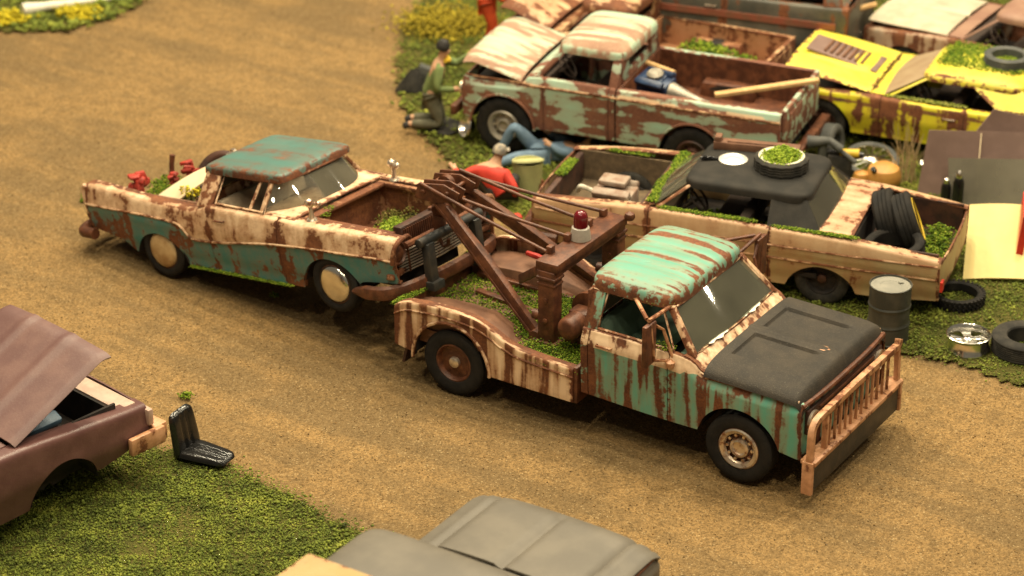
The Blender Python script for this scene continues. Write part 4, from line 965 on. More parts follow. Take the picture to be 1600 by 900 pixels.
    ridge = ridge or (lambda X, Y: .012*np.exp(-(Y/.05)**2)-.012*np.exp(-((np.abs(Y)-W*.42)/.03)**2))
    x = np.linspace(hx0, hx1, 26); t = np.linspace(-1, 1, 41); X, T = np.meshgrid(x, t, indexing='ij')
    Z = hz+.005+.11*(1-np.abs(T)**3.2)**.6-.07*np.clip((X-(hx1-.2))/.2, 0, 1)**2+ridge(X, T*W*.95)
    hd = obj('hood', MB().grid(np.stack([X, T*W*.95, Z], -1)).xf(M4), mats[1], R, solid=.022, off=1)
    if hood_open: hd['label'] = 'streaked hood standing slightly open'
    t = np.linspace(-1, 1, 25); z = np.linspace(d['sill']+.04, d['hoodz']-.04, 9); T, Zg = np.meshgrid(t, z, indexing='ij')
    obj('nose_panel', MB().grid(np.stack([d['front']-.03+.03*(1-T**2), T*W*.94, Zg], -1)), mats[0], R, solid=.02, off=0)
    g = obj('grille', MB().box((d['front']+.01, 0, d['hoodz']-.25), (.05, W*1.6, .24)), M['rust_dark'], R, bevel=.02)
    for k in range(3): obj('grille_bar', MB().box((d['front']+.045, 0, d['hoodz']-.33+k*.075), (.02, W*1.15, .022)), M['rust'], g)
    for sg in (-1, 1): obj('headlight', MB().lathe([(.10, 0), (.10, .03), (.08, .035), (.001, .045)], 20, TR(d['front']+.03, sg*W*.78, d['hoodz']-.25) @ RY(math.pi/2)), M['chrome_rust'], g)
    obj('front_bumper', MB().box((d['front']+.12, 0, d['sill']+.08), (.09, W*1.96, .14)), M['rust'], R, bevel=.025)
    obj('inner_wing', MB().box(((hx0+hx1)/2, 0, (d['sill']+d['hoodz'])/2-.05), (hx1-hx0-.1, W*1.15, d['hoodz']-d['sill']-.22)), M['dark'], R)
    v.under(d['tail']+.1, d['front']-.1, d['sill']-.1, d['sill']+.1, .45)
    for sg in (-1, 1):
        for xa in (0, d['wb']):
            wheel(R, xa, sg*(W-.13), d['rw'], d['rw'], d.get('tw', .2), 'ring', d['rw']*.55, rim if xa else 'rust_dark', 'rubber', cap=rim if xa else 'rust_dark', lug=d.get('lug', 0), key=('pk', d['rw'], d.get('lug', 0)))
    return v
BD = dict(W=.87, tail=-1.14, cabr=1.02, doorf=2.0, cowl=2.20, front=3.14, wb=2.56, crease=1.02, bedz=1.12, cabz=1.13, hoodz=1.02, sill=.42, rw=.385, R=.445, rx0=.98, rx1=1.88, wr=.665, rz=1.60, bedf=.62, tw=.25, lug=1)
blue = pickup('pickup_truck', 'pale turquoise pickup with brown rust, hood ajar and plank in its bed', (2.573, 31.328, 0), 2.751, BD, (M['blue'], M['blue_top'], M['rust']), .26)
BW = blue.root.matrix_world
# load of the pickup: engine, shaft, plank
e = thing('engine', 'dark blue engine with grey gearbox lying in the pickup bed', 'engine', (0, 0, 0)); e.matrix_world = BW @ TR(.62, .46, 1.10) @ RZ(math.pi-.25) @ RX(.2)
obj('block', MB().box((0, 0, 0), (.46, .28, .22)).box((-.05, 0, .10), (.36, .34, .08)), M['blue_engine'], e, bevel=.03)
for s_ in (-1, 1): obj('valve_cover', MB().box((0, s_*.14, .12), (.40, .10, .08), RX(-.5*s_)), M['blue_engine'], e, bevel=.025)
obj('carburettor', MB().lathe([(.10, 0), (.11, .04), (.08, .07), (.001, .075)], 16, TR(0, 0, .15)), M['steel'], e)
obj('gearbox', MB().tube([(.22, 0, -.02), (.42, 0, -.04), (.60, 0, -.06), (.82, 0, -.09)], [.12, .08, .055, .05], 12), M['steel'], e)
tag(obj('plank', MB().box((0, 0, 0), (1.32, .11, .05)).xf(BW @ TR(-.72, .10, 1.15) @ RZ(.45) @ RY(.13)), M['wood'], None, bevel=.008), 'pale raw plank sticking out over the pickup tailgate', 'plank')
tag(obj('pipe', MB().tube([(.95, -.1, 1.16), (.5, .12, 1.17)], .035, 8).xf(BW), M['wood'], None), 'short tan bar on the front edge of the pickup bed', 'bar')
# chrome headlight bowl beside the front tyre
tag(obj('headlight_bowl', MB().lathe([(.001, 0), (.07, .01), (.13, .06), (.16, .13), (.15, .14), (.11, .07), (.001, .03)], 24, TR(-.50, 31.95, .19) @ RZ(.4) @ RY(-1.25)), M['chrome'], None), 'shiny chrome headlight bowl lying by the pickup front tyre', 'headlight')

CD = dict(W=.73, tail=-1.05, cabr=.88, doorf=1.65, cowl=1.86, front=2.72, wb=2.2, crease=.84, bedz=.91, cabz=.97, hoodz=.92, sill=.34, rw=.33, R=.40, rx0=.84, rx1=1.56, wr=.56, rz=1.42, bedf=.50)
cream = pickup('pickup_truck', 'cream rusty pickup with hood raised, parked behind the turquoise pickup', (2.56, 33.22, 0), 2.69, CD, (M['cream_pk'], M['cream_pk'], M['cream_pk_in']), .42)
KW = cream.root.matrix_world
tag(obj('wooden_box', MB().box((-.1, .05, .64), (.62, .42, .20)).xf(KW), M['cream_pk_in'], None, bevel=.02), 'rust brown box in the cream pickup bed', 'box')
moss('moss', 'green moss around the box in the cream pickup bed', cream.root, [(.3, .3, .55), (0, -.3, .62), (-.4, -.2, .6), (.6, .1, .55), (.1, -.1, .74), (-.2, .0, .74)], 900, .25, .03, 'moss', .06, 51)

def coupe(name, label, loc, yaw, d, mats, hood=0., trunk=0., pitch=0., roofmat=None, glassm='glass_dust', decks=None, vinyl=False, wheelst='steel', cat='car', rear_glass=True):
    """mats: body, deck"""
    v = Car(name, label, cat, loc, yaw, pitch, W=d['W'], belt=d['belt'], sill=d['sill'], plan=d.get('plan', [(d['tail'], .95), (0, 1), (d['wb'], 1), (d['front'], .94)]),
            sect=d.get('sect', [(0, .93), (.25, .97), (.5, 1.0), (.7, .985), (.9, .97), (1, .95)]), arch=d['arch'], r=d.get('r', .05), tone=d.get('tone', lambda x, z: np.zeros_like(x)), mat=mats[0])
    R = v.root; W = d['W']; ro = d['roof']; x0, x1, wr, rz, rh = ro; cz = float(v.belt(d['cowl'])); bz = float(v.belt(d['rw_x']))
    for sg in (-1, 1):
        v.panel(sg, d['tail'], d['doorr'], 'quarter_panel', lip=d.get('lip', .06)); dr = v.panel(sg, d['doorr'], d['doorf'], 'door', lip=.03); v.panel(sg, d['doorf'], d['front'], 'front_fender', lip=d.get('lip', .06))
        obj('door_handle', MB().tube([(d['doorr']+.12, sg*W*.98, cz-.14), (d['doorr']+.12, sg*(W+.012), cz-.14), (d['doorr']+.26, sg*(W+.012), cz-.14), (d['doorr']+.26, sg*W*.98, cz-.14)], .011, 6), M['chrome_rust'], dr)
        if 'trim' in d:
            f = d['trim']; obj('side_trim', MB().tube([(a, sg*(float(v.half(np.array(a), np.array(f(a))))+.004), f(a)) for a in np.linspace(d['tail']+.03, d['front']-.03, 50)], .013, 6), M['cream_pk'], R)
        for xa, za, Ra in d['arch']: obj('wheel_well', well(xa, sg*W*.955, za, Ra-.01, .28, sg, .34), M['dark'], R)
    rm = roofmat or mats[1]
    v.roof(x0, x1, wr, rz, rh, mat=rm, n=d.get('rn', 4.), tilt=d.get('tilt', 0), wf=d.get('wf', 1.))
    v.pillar((d['cowl']-.04, W*.86, cz-.01), (x1-.07, wr-.04, rz-rh+.02), .05, .045, 'windscreen_pillar', mats[1])
    # rear quarters of the roof: broad sail panels
    cw = d.get('cp', .42)
    for sg in (-1, 1):
        q = [(d['rw_x']-.02, sg*W*.86, bz), (d['rw_x']+cw, sg*W*.90, bz+.0), (x0+cw*.72, sg*(wr-.01), rz-rh+.03), (x0+.02, sg*(wr-.06), rz-rh+.02)]
        a, b, c, e = [np.array(p, float) for p in q]; t = np.linspace(0, 1, 7); U, V = np.meshgrid(t, t, indexing='ij'); U, V = U[..., None], V[..., None]
        obj('roof_pillar', MB().grid((a*(1-U)+b*U)*(1-V)+(e*(1-U)+c*U)*V), rm, R, solid=.03, off=0)
    if glassm: v.pane([(d['cowl'], -W*.84, cz+.01), (d['cowl'], W*.84, cz+.01), (x1-.03, wr*.9, rz-rh+.03), (x1-.03, -wr*.9, rz-rh+.03)], 'windscreen', M[glassm], .06)
    if rear_glass is True and glassm: v.pane([(d['rw_x'], W*.82, bz+.01), (d['rw_x'], -W*.82, bz+.01), (x0+.03, -wr*.88, rz-rh+.03), (x0+.03, wr*.88, rz-rh+.03)], 'rear_window', M[glassm], .05)
    v.deck(d['cowl']-.05, d['hood0'], 'cowl', mats[1], inset=d.get('lip', .06)-.01, crown=.02, dz=-.006)
    if hood is not None:
        hz = float(v.belt(d['hood0'])); M4 = TR(d['hood0'], 0, hz+.02) @ RY(-hood) @ TR(-d['hood0'], 0, -hz-.02) if hood else None
        hd = v.deck(d['hood0'], d['front']-.04, 'hood', d.get('hoodmat', mats[1]), inset=d.get('lip', .06)-.03, crown=.045, fn=d.get('hoodfn'), M4=M4, drop=.02, dz=.006 if not hood else .02)
        if hood: hd['label'] = 'hood hinged open at the cowl'
    if trunk is not None:
        v.deck(d['tail']+.03, d['rw_x']+.02, 'trunk_lid', mats[1], inset=d.get('lip', .06)-.03, crown=.03, drop=.02)
    v.cap(d['front']-.02, d['fz'], float(v.belt(d['front']))-.03, 'nose_panel', bow=.04)
    v.cap(d['tail']+.02, d['fz'], float(v.belt(d['tail']))-.03, 'tail_panel', bow=-.03)
    for s_, xx in ((1, d['front']), (-1, d['tail'])):
        if (s_ < 0 and d.get('nobump')) or (s_ > 0 and d.get('nobumpf')): continue
        obj('bumper', MB().tube(bez([(xx-s_*.35, -W*1.02, d['fz']+.03), (xx+s_*.02, -W*.99, d['fz']+.04), (xx+s_*.12, -W*.6, d['fz']+.05), (xx+s_*.14, 0, d['fz']+.05), (xx+s_*.12, W*.6, d['fz']+.05), (xx+s_*.02, W*.99, d['fz']+.04), (xx-s_*.35, W*1.02, d['fz']+.03)], 5), .06, 8), M[d.get('bump', 'rust')], R)
    g = obj('grille', MB().box((d['front']+.025, 0, (d['fz']+float(v.belt(d['front'])))/2+.04), (.03, W*1.5, .17)), M['rust_dark'], R)
    for sg in (-1, 1): obj('headlight', MB().lathe([(.085, 0), (.085, .03), (.07, .035), (.001, .045)], 18, TR(d['front']+.0, sg*W*.74, (d['fz']+float(v.belt(d['front'])))/2+.04) @ RY(math.pi/2)), M['chrome_rust'], g)
    v.under(d['tail']+.1, d['front']-.1, .24, .42, .5)
    obj('cab_floor', MB().box(((d['rw_x']+d['cowl'])/2, 0, .36), (d['cowl']-d['rw_x'], W*1.78, .06)), M['dark'], R)
    v.bench((d['doorr']+d['doorf'])/2-.1, cz-.36, W*.78, 'interior', .36); v.bench(d['doorr']-.1, cz-.36, W*.72, 'interior', .32); v.steer(d['cowl']-.42, W*.4, cz-.02, .16)
    obj('dashboard', MB().box((d['cowl']-.12, 0, cz-.10), (.16, W*1.6, .14)), M['interior'], R, bevel=.03)
    for sg in (-1, 1):
        for xa in (0, d['wb']):
            if xa and d.get('nowheel'): continue
            wheel(R, xa, sg*(W-d.get('wi', .13)), .32, .32, .18, wheelst, .19, d.get('wm', 'rust_dark'), 'rubber_dust', key='cw', cap=d.get('cap', 'chrome'))
    return v
# ---- the long tan sedan
def sedan_tone(x, z): return (z > .72).astype(float)
SD = dict(W=.90, tail=-1.36, front=3.5, wb=2.75, belt=[(-1.36, .78), (-.9, .83), (-.2, .89), (.3, .905), (1.9, .93), (2.2, .925), (3.0, .88), (3.5, .83)], sill=[(-1.36, .28), (-.6, .23), (.6, .22), (2.2, .22), (3.5, .32)],
          arch=[(0, .09, .43), (2.75, .09, .43)], doorr=.62, doorf=2.06, cowl=2.02, hood0=2.16, rw_x=.06, roof=(.24, 1.72, .61, 1.255, .11), cp=.60, fz=.36, lip=.10, r=.045, trim=lambda a: .56-.0*a, tone=sedan_tone,
          sect=[(0, .93), (.3, .975), (.5, .985), (.6, 1.0), (.8, .995), (.9, .985), (1, .965)], rn=6., nobump=1, cap='rust_dark', wm='dark', wi=.20)
sedan = coupe('sedan_car', 'long tan sedan with black vinyl roof, open engine bay and tyres in its open trunk', (3.803, 27.929, 0), 2.795, SD, (M['sedan'], M['sedan_deck']), hood=None, trunk=None, roofmat=M['vinyl'], glassm='glass_mid')
R = sedan.root; SW = R.matrix_world
for sg in (-1, 1):
    obj('bay_wall', MB().box((2.8, sg*.70, .62), (1.2, .03, .44)), M['bay_dirt'], R)
    obj('trunk_wall', MB().box((-.82, sg*.72, .62), (.98, .03, .40)), M['rust_dark'], R)
    obj('upper_crease', MB().tube([(a, sg*(float(sedan.half(np.array(a), np.array(.72)))+.002), .72+.0*a) for a in np.linspace(-1.33, 3.45, 40)], .010, 6), M['sedan_deck'], R)
obj('bay_floor', MB().box((2.8, 0, .44), (1.2, 1.4, .04)), M['bay_dirt'], R)
obj('trunk_floor', MB().box((-.82, 0, .46), (1.0, 1.46, .04)), M['rust_dark'], R)
obj('firewall', MB().box((2.2, 0, .66), (.04, 1.44, .44)), M['rust_dark'], R)
obj('seat_bulkhead', MB().box((-.32, 0, .66), (.04, 1.44, .40)), M['dark'], R)
# the deck between rear window and trunk opening
sedan.deck(-.33, .08, 'rear_deck', M['sedan_deck'], inset=.05, crown=.03)
obj('radiator_support', MB().box((3.38, 0, .66), (.08, 1.30, .34)), M['rust_dark'], R, bevel=.02)
eng = thing('engine', 'dirty grey and brown engine in the open bay of the tan sedan', 'engine', (0, 0, 0)); eng.matrix_world = SW @ TR(2.68, .16, .66)
obj('block', MB().box((0, 0, 0), (.50, .32, .26)), M['engine_tan'], eng, bevel=.03)
for s_ in (-1, 1): obj('valve_cover', MB().box((0, s_*.18, .13), (.46, .12, .09), RX(-.4*s_)), M['engine_tan'], eng, bevel=.025)
obj('air_cleaner', MB().box((.02, -.02, .22), (.34, .26, .07)), M['engine_tan'], eng, bevel=.025)
obj('hose', MB().tube(bez([(.25, .1, .1), (.38, .15, .16), (.45, .05, .05)], 5), .03, 8), M['white_rim'], eng)
for k, (x, y, z) in enumerate([(2.42, .42, .72), (2.36, .56, .74), (2.50, .52, .70)]):
    tag(obj('white_parcel', MB().box((0, 0, 0), (.12, .10, .08)).xf(SW @ TR(x, y, z) @ RZ(k)), M['white_rim'], None, bevel=.025), ['small white part nearest the sedan firewall centre', 'small white part at the near rear corner of the sedan engine bay', 'small white part beside the sedan engine'][k], 'part')
moss('moss', 'bright moss along the sedan windscreen base and cowl', R, [(2.08+.02*math.sin(8*y), y, .955) for y in np.linspace(-.74, .72, 40)], 1500, (.07, .03, 0), .016, 'moss', .03, 61)
moss('moss', 'moss on the front corner of the sedan engine bay', R, [(3.38, y, .85) for y in np.linspace(-.3, .12, 12)], 600, (.07, .06, 0), .018, 'moss', .03, 62)
moss('moss', 'moss on the far inner fender of the sedan engine bay', R, [(x, -.74, .86) for x in np.linspace(2.55, 3.0, 12)], 350, (.08, .05, 0), .016, 'moss', .03, 63)
moss('moss', 'moss along the near door sill of the sedan', R, [(x, .80, .93) for x in np.linspace(.85, 1.9, 20)], 650, (.08, .05, 0), .014, 'moss', .02, 64)
moss('moss', 'moss strip on the sedan shoulder below the rear pillar', R, [(x, .81, .91) for x in np.linspace(-.35, .55, 20)], 650, (.08, .04, 0), .014, 'moss', .02, 65)
moss('moss', 'moss inside the sedan behind the side window', R, [(1.2, .3, .6), (1.0, .4, .62), (1.5, .2, .6)], 500, .25, .025, 'moss', .06, 66)
moss('moss', 'bright moss heaped in the rear corner of the sedan trunk', R, [(-1.12, -.1, .50), (-1.15, .25, .50), (-1.15, .45, .52), (-1.1, -.4, .5), (-1.0, .5, .5)], 1700, .20, .02, 'moss', .16, 67)
# things on the black roof
hc = thing('hubcap', 'bright chrome hubcap with short handle on the black sedan roof', 'hubcap', (0, 0, 0)); hc.matrix_world = SW @ TR(1.30, .0, 1.278) @ RZ(.2)
obj('disc', MB().lathe([(.165, 0), (.17, .03), (.15, .04), (.13, .02), (.09, .03), (.05, .05), (.001, .055)], 32), M['hubdisc'], hc)
obj('handle', MB().tube([(.17, 0, .02), (.28, 0, .02), (.38, 0, .02)], [.02, .03, .022], 8).box((.30, 0, .03), (.10, .05, .03)), M['black'], hc)
wt = thing('tyre', 'tyre with white rim and a heap of lime moss on the black sedan roof', 'tyre', (0, 0, 0)); wt.matrix_world = SW @ TR(.72, .02, 1.36)
tyre_obj('rooft', wt, Matrix(), .32, .17, .225, 'rubber_dust', lug=1, n=64)
obj('white_wall', MB().lathe([(.20, .055), (.225, .082), (.268, .088), (.262, .078), (.225, .06)], 40, closed=True), M['white_rim'], wt)
moss('moss', 'lime green moss heaped inside the tyre on the sedan roof', R, [(.72, .02, 1.41), (.80, .06, 1.41), (.64, -.04, 1.41), (.72, .13, 1.41), (.72, -.09, 1.41)], 2200, .15, .02, 'moss_light', .10, 68)
# tyres in the trunk
for k, (Mx, lb) in enumerate([(TR(-.56, -.04, .82) @ RZ(.20) @ RY(-1.25), 'upright black tyre nearest the sedan rear window'), (TR(-.80, .02, .84) @ RZ(.28) @ RY(-1.20), 'upright black tyre with a thin yellow ring in the sedan trunk'), (TR(-.76, .50, .70) @ RX(-.12) @ RY(.10), 'black tyre lying flat across the near edge of the sedan trunk')]):
    o = tyre_obj('trunkt', None, SW @ Mx, .345, .25, .24, 'rubber', n=64); tag(o, lb, 'tyre')
    if k == 1: obj('yellow_ring', MB().lathe([(.242, .112), (.258, .124), (.252, .131), (.238, .118)], 48, closed=True), M['yellow'], o)
obj('tail_lamp', MB().box((-1.39, .84, .50), (.03, .10, .12)), M['red'], R)
# ---- yellow fastback coupe
M['glass_tan'] = plain('tan_dusty_pane', (.34, .25, .15), (.28, .19, .11), 3., .5)
def must_tone(x, z): return ((z > .665) & (z < .715)).astype(float)
M['mustang'] = paint('yellow_coupe_body', (.62, .58, .015), (.11, .05, .03), rust=.43, streak=.6, patch=.35, edge=.4, fs=6., wash=.35, washcol=(.5, .26, .03), fade=.1)
M['mustang_top'] = paint('yellow_coupe_top', (.66, .60, .03), rust=.30, streak=.25, patch=.45, edge=.35, wash=.45, washcol=(.55, .33, .10), fade=.2)
def must_hood(X, Y): return .03*((np.abs(Y) < .26) & (X > 2.15) & (X < 3.0)).astype(float)
MD = dict(W=.87, tail=-1.15, front=3.2, wb=2.6, belt=[(-1.15, .86), (-.5, .84), (.3, .80), (1.0, .785), (1.9, .80), (3.2, .74)], sill=[(-1.15, .36), (-.5, .27), (2.2, .25), (3.2, .32)], arch=[(0, .27, .40), (2.6, .27, .40)],
          doorr=.72, doorf=1.82, cowl=1.80, hood0=1.98, rw_x=-.62, roof=(.05, 1.36, .60, 1.16, .13), cp=.95, fz=.34, tone=must_tone, hoodfn=must_hood, hoodmat=M['mustang_top'], rn=3.4, lip=.07)
mus = coupe('fastback_car', 'bright yellow fastback car with rust streaks, louvred hood ajar and mossy roof', (6.72, 31.52, 0), 2.732, MD, (M['mustang'], M['mustang_top']), hood=.20, glassm='glass_tan', rear_glass=False)
R = mus.root; MW = R.matrix_world
hm = TR(1.98, 0, .82) @ RY(-.20) @ TR(-1.98, 0, -.82)
lv = obj('hood_scoop', MB().box((2.56, 0, .880), (.98, .54, .03)).xf(hm), M['brown_panel'], R, bevel=.01)
for k in range(7): obj('louvre', MB().box((2.30+k*.085, 0, .905), (.035, .40, .025), RY(.4)).xf(hm), M['rust_flat'], lv)
moss('moss', 'green moss blanket on the yellow fastback roof', R, [(x, y, 1.185) for x in np.linspace(.25, 1.15, 8) for y in np.linspace(-.42, .25, 7)], 2600, .12, .018, 'moss', .02, 71)
moss('moss', 'moss along the yellow fastback door window', R, [(x, .74, .80) for x in np.linspace(.8, 1.7, 14)], 400, (.08, .05, 0), .018, 'turf', .02, 72)
o = tyre_obj('mroof', None, MW @ TR(.42, -.02, 1.24), .30, .16, .20, 'rubber_grey'); tag(o, 'worn dark tyre lying on the mossy yellow roof', 'tyre')
# ---- brown car with cream hood, far right
ED = dict(W=.86, tail=-1.1, front=3.2, wb=2.55, belt=[(-1.1, .82), (0, .86), (1.9, .88), (3.2, .80)], sill=[(-1.1, .34), (3.2, .32)], arch=[(0, .25, .40), (2.55, .25, .41)], doorr=.7, doorf=1.85, cowl=1.84, hood0=2.0, rw_x=-.1,
          roof=(.2, 1.42, .60, 1.30, .13), cp=.4, fz=.34, hoodmat=M['tancar_hood'], lip=.07, hoodfn=lambda X, Y: -.03*np.exp(-((np.abs(Y)-.0)/.03)**2))
tan = coupe('wrecked_car', 'rust brown wreck with cream hood and no windows behind the yellow fastback', (7.95, 33.05, 0), 2.60, ED, (M['tancar'], M['browncar']), hood=.06, glassm=None)
# ---- dark estate car at the very back
VD = dict(W=.90, tail=-.95, front=3.3, wb=2.6, belt=[(-.95, 1.30), (1.9, 1.30), (2.2, 1.2), (3.3, 1.1)], sill=[(-.95, .34), (3.3, .34)], arch=[(0, .28, .40), (2.6, .28, .40)], doorr=.75, doorf=1.9, cowl=1.95, hood0=2.1, rw_x=-.85, roof=(-.75, 1.5, .66, 1.8, .13), cp=.25, fz=.38, r=.04)
van = coupe('estate_car', 'dark olive estate car with a faded red stripe behind the cream pickup', (3.88, 34.42, 0), 2.79, VD, (M['van'], M['van']), cat='car')
for sg in (-1, 1): obj('side_stripe', MB().box((1.0, sg*.905, 1.06), (3.6, .02, .09)), M['van_stripe'], van.root)
tag(obj('pole', MB().tube([(3.75, 33.72, .93), (4.3, 33.85, 1.02), (4.95, 34.0, 1.13)], .04, 8), M['wood'], None), 'tan wooden pole leaning behind the yellow hood', 'pole')
# ---- maroon car, left foreground
M['pink'] = plain('bare_pinkish_primer', (.50, .36, .28), (.42, .27, .21), 6., .5, 0., .003, .1)
PD = dict(W=.93, tail=-1.2, front=4.17, wb=2.98, belt=[(-1.2, .95), (1.8, 1.03), (2.6, 1.01), (3.5, .93), (4.17, .85)], sill=[(-1.2, .34), (2.3, .30), (3.5, .40), (4.17, .52)], arch=[(0, .27, .42), (3.05, .27, .43)], doorr=.8, doorf=2.2, cowl=2.35, hood0=2.52, rw_x=.0,
          roof=(.3, 1.75, .62, 1.4, .13), cp=.4, fz=.50, lip=.13, r=.06, nobumpf=1, nowheel=1, plan=[(-1.2, .95), (0, 1), (3.0, 1), (3.8, .97), (4.17, .92)])
pur = coupe('hardtop_car', 'maroon primer car at the left edge with its hood propped open', (-7.112, 20.812, 0), .821, PD, (M['purple_body'], M['purple']), hood=None, trunk=0.)
R = pur.root
hx, hz = 2.55, 1.035; x = np.linspace(0, 1.32, 24); t = np.linspace(-1, 1, 41); X, T = np.meshgrid(x, t, indexing='ij'); Y = T*.80
Z = .05*(1-T**2)+.028*np.exp(-((np.abs(Y)-.30)/.05)**2)-.05*np.clip((X-1.18)/.14, 0, 1)**2-.03*np.clip((np.abs(T)-.94)/.06, 0, 1)**2
hd = obj('hood', MB().grid(np.stack([X, Y, Z], -1)).xf(TR(hx, 0, hz) @ RY(-.43)), M['purple'], R, solid=.025, off=1); hd['label'] = 'flat maroon hood propped open'
obj('engine_bay', MB().box((3.2, .72, .72), (1.3, .03, .46)).box((3.2, -.72, .72), (1.3, .03, .46)).box((2.56, 0, .72), (.04, 1.4, .5)).box((3.2, 0, .48), (1.3, 1.4, .04)).box((3.86, 0, .68), (.04, 1.4, .36)), M['dark'], R)
obj('header_panel', MB().box((3.98, 0, .862), (.22, 1.50, .03)), M['pink'], R, bevel=.01)
obj('far_inner_fender', MB().box((3.55, .68, .93), (.7, .12, .03), RY(.06)), M['pink'], R, bevel=.01)
e = thing('engine', 'blue covered engine under the open maroon hood', 'engine', (0, 0, 0)); e.matrix_world = R.matrix_world @ TR(3.15, -.15, .74)
obj('block', MB().box((0, 0, -.04), (.6, .34, .22)), M['dark'], e, bevel=.02)
for s_ in (-1, 1): obj('valve_cover', MB().box((0, s_*.20, .09), (.56, .15, .10), RX(-.4*s_)), M['bluegrey'], e, bevel=.03)
obj('air_cleaner', MB().lathe([(.16, 0), (.17, .05), (.15, .08), (.001, .09)], 24, TR(.05, 0, .14)), M['black'], e)
obj('distributor', MB().lathe([(.05, 0), (.06, .08), (.03, .12), (.001, .12)], 14, TR(.34, .05, .10)), M['black'], e)
obj('bumper_block', MB().box((4.25, -.66, .52), (.17, .52, .20), RZ(.05)), M['cream_bar'], R, bevel=.02)
obj('bumper_wrap', MB().box((4.06, -.935, .52), (.44, .07, .19)), M['cream_bar'], R, bevel=.02)
obj('headlight_bezel', MB().box((4.17, -.74, .72), (.07, .30, .18)), M['pink'], R, bevel=.02)
obj('frame_horn', MB().tube(bez([(3.5, -.5, .36), (3.8, -.52, .30), (3.9, -.5, .42), (3.75, -.48, .46)], 5), .035, 8), M['rust_dark'], R)
# ---- grey truck, bottom edge
GD = dict(W=1.0, tail=-1.2, cabr=1.15, doorf=2.2, cowl=2.85, front=4.1, wb=3.2, crease=1.0, bedz=1.05, cabz=1.18, hoodz=1.02, sill=.45, rw=.38, R=.46, rx0=1.1, rx1=2.08, wr=.76, rz=1.83, bedf=.6)
grey = pickup('pickup_truck', 'plain grey primer truck seen from above at the bottom edge', (-1.70, 17.33, 0), .994, GD, (M['greycar'], M['greycar'], M['greycar']), 0., glass=True, ridge=lambda X, Y: -.05*np.exp(-((Y-.02)/.035)**2)*(X > 2.9)*(X < 4.02)-.03*np.exp(-((np.abs(Y)-.72)/.03)**2)-.02*np.exp(-((np.abs(Y)-.86)/.02)**2))
GW = grey.root.matrix_world
for sg in (-1, 1):
    for q in (.66, .80): obj('hood_crease', MB().bar((2.98, sg*q, 1.118-(q-.66)*.2), (4.02, sg*q, 1.085-(q-.66)*.2), .02, .025), M['greycar'], grey.root, bevel=.008)
t = np.linspace(0, 1, 12); A, B = np.meshgrid(t, t, indexing='ij')
tag(obj('loose_panel', MB().grid(np.stack([.55+.75*A, -.2+1.05*B, 1.87+.03*np.sin(3*A)*np.sin(3*B)], -1)).xf(GW), M['tan_panel'], None, solid=.03), 'tan yellow panel lying on the grey truck roof at the bottom edge', 'panel')

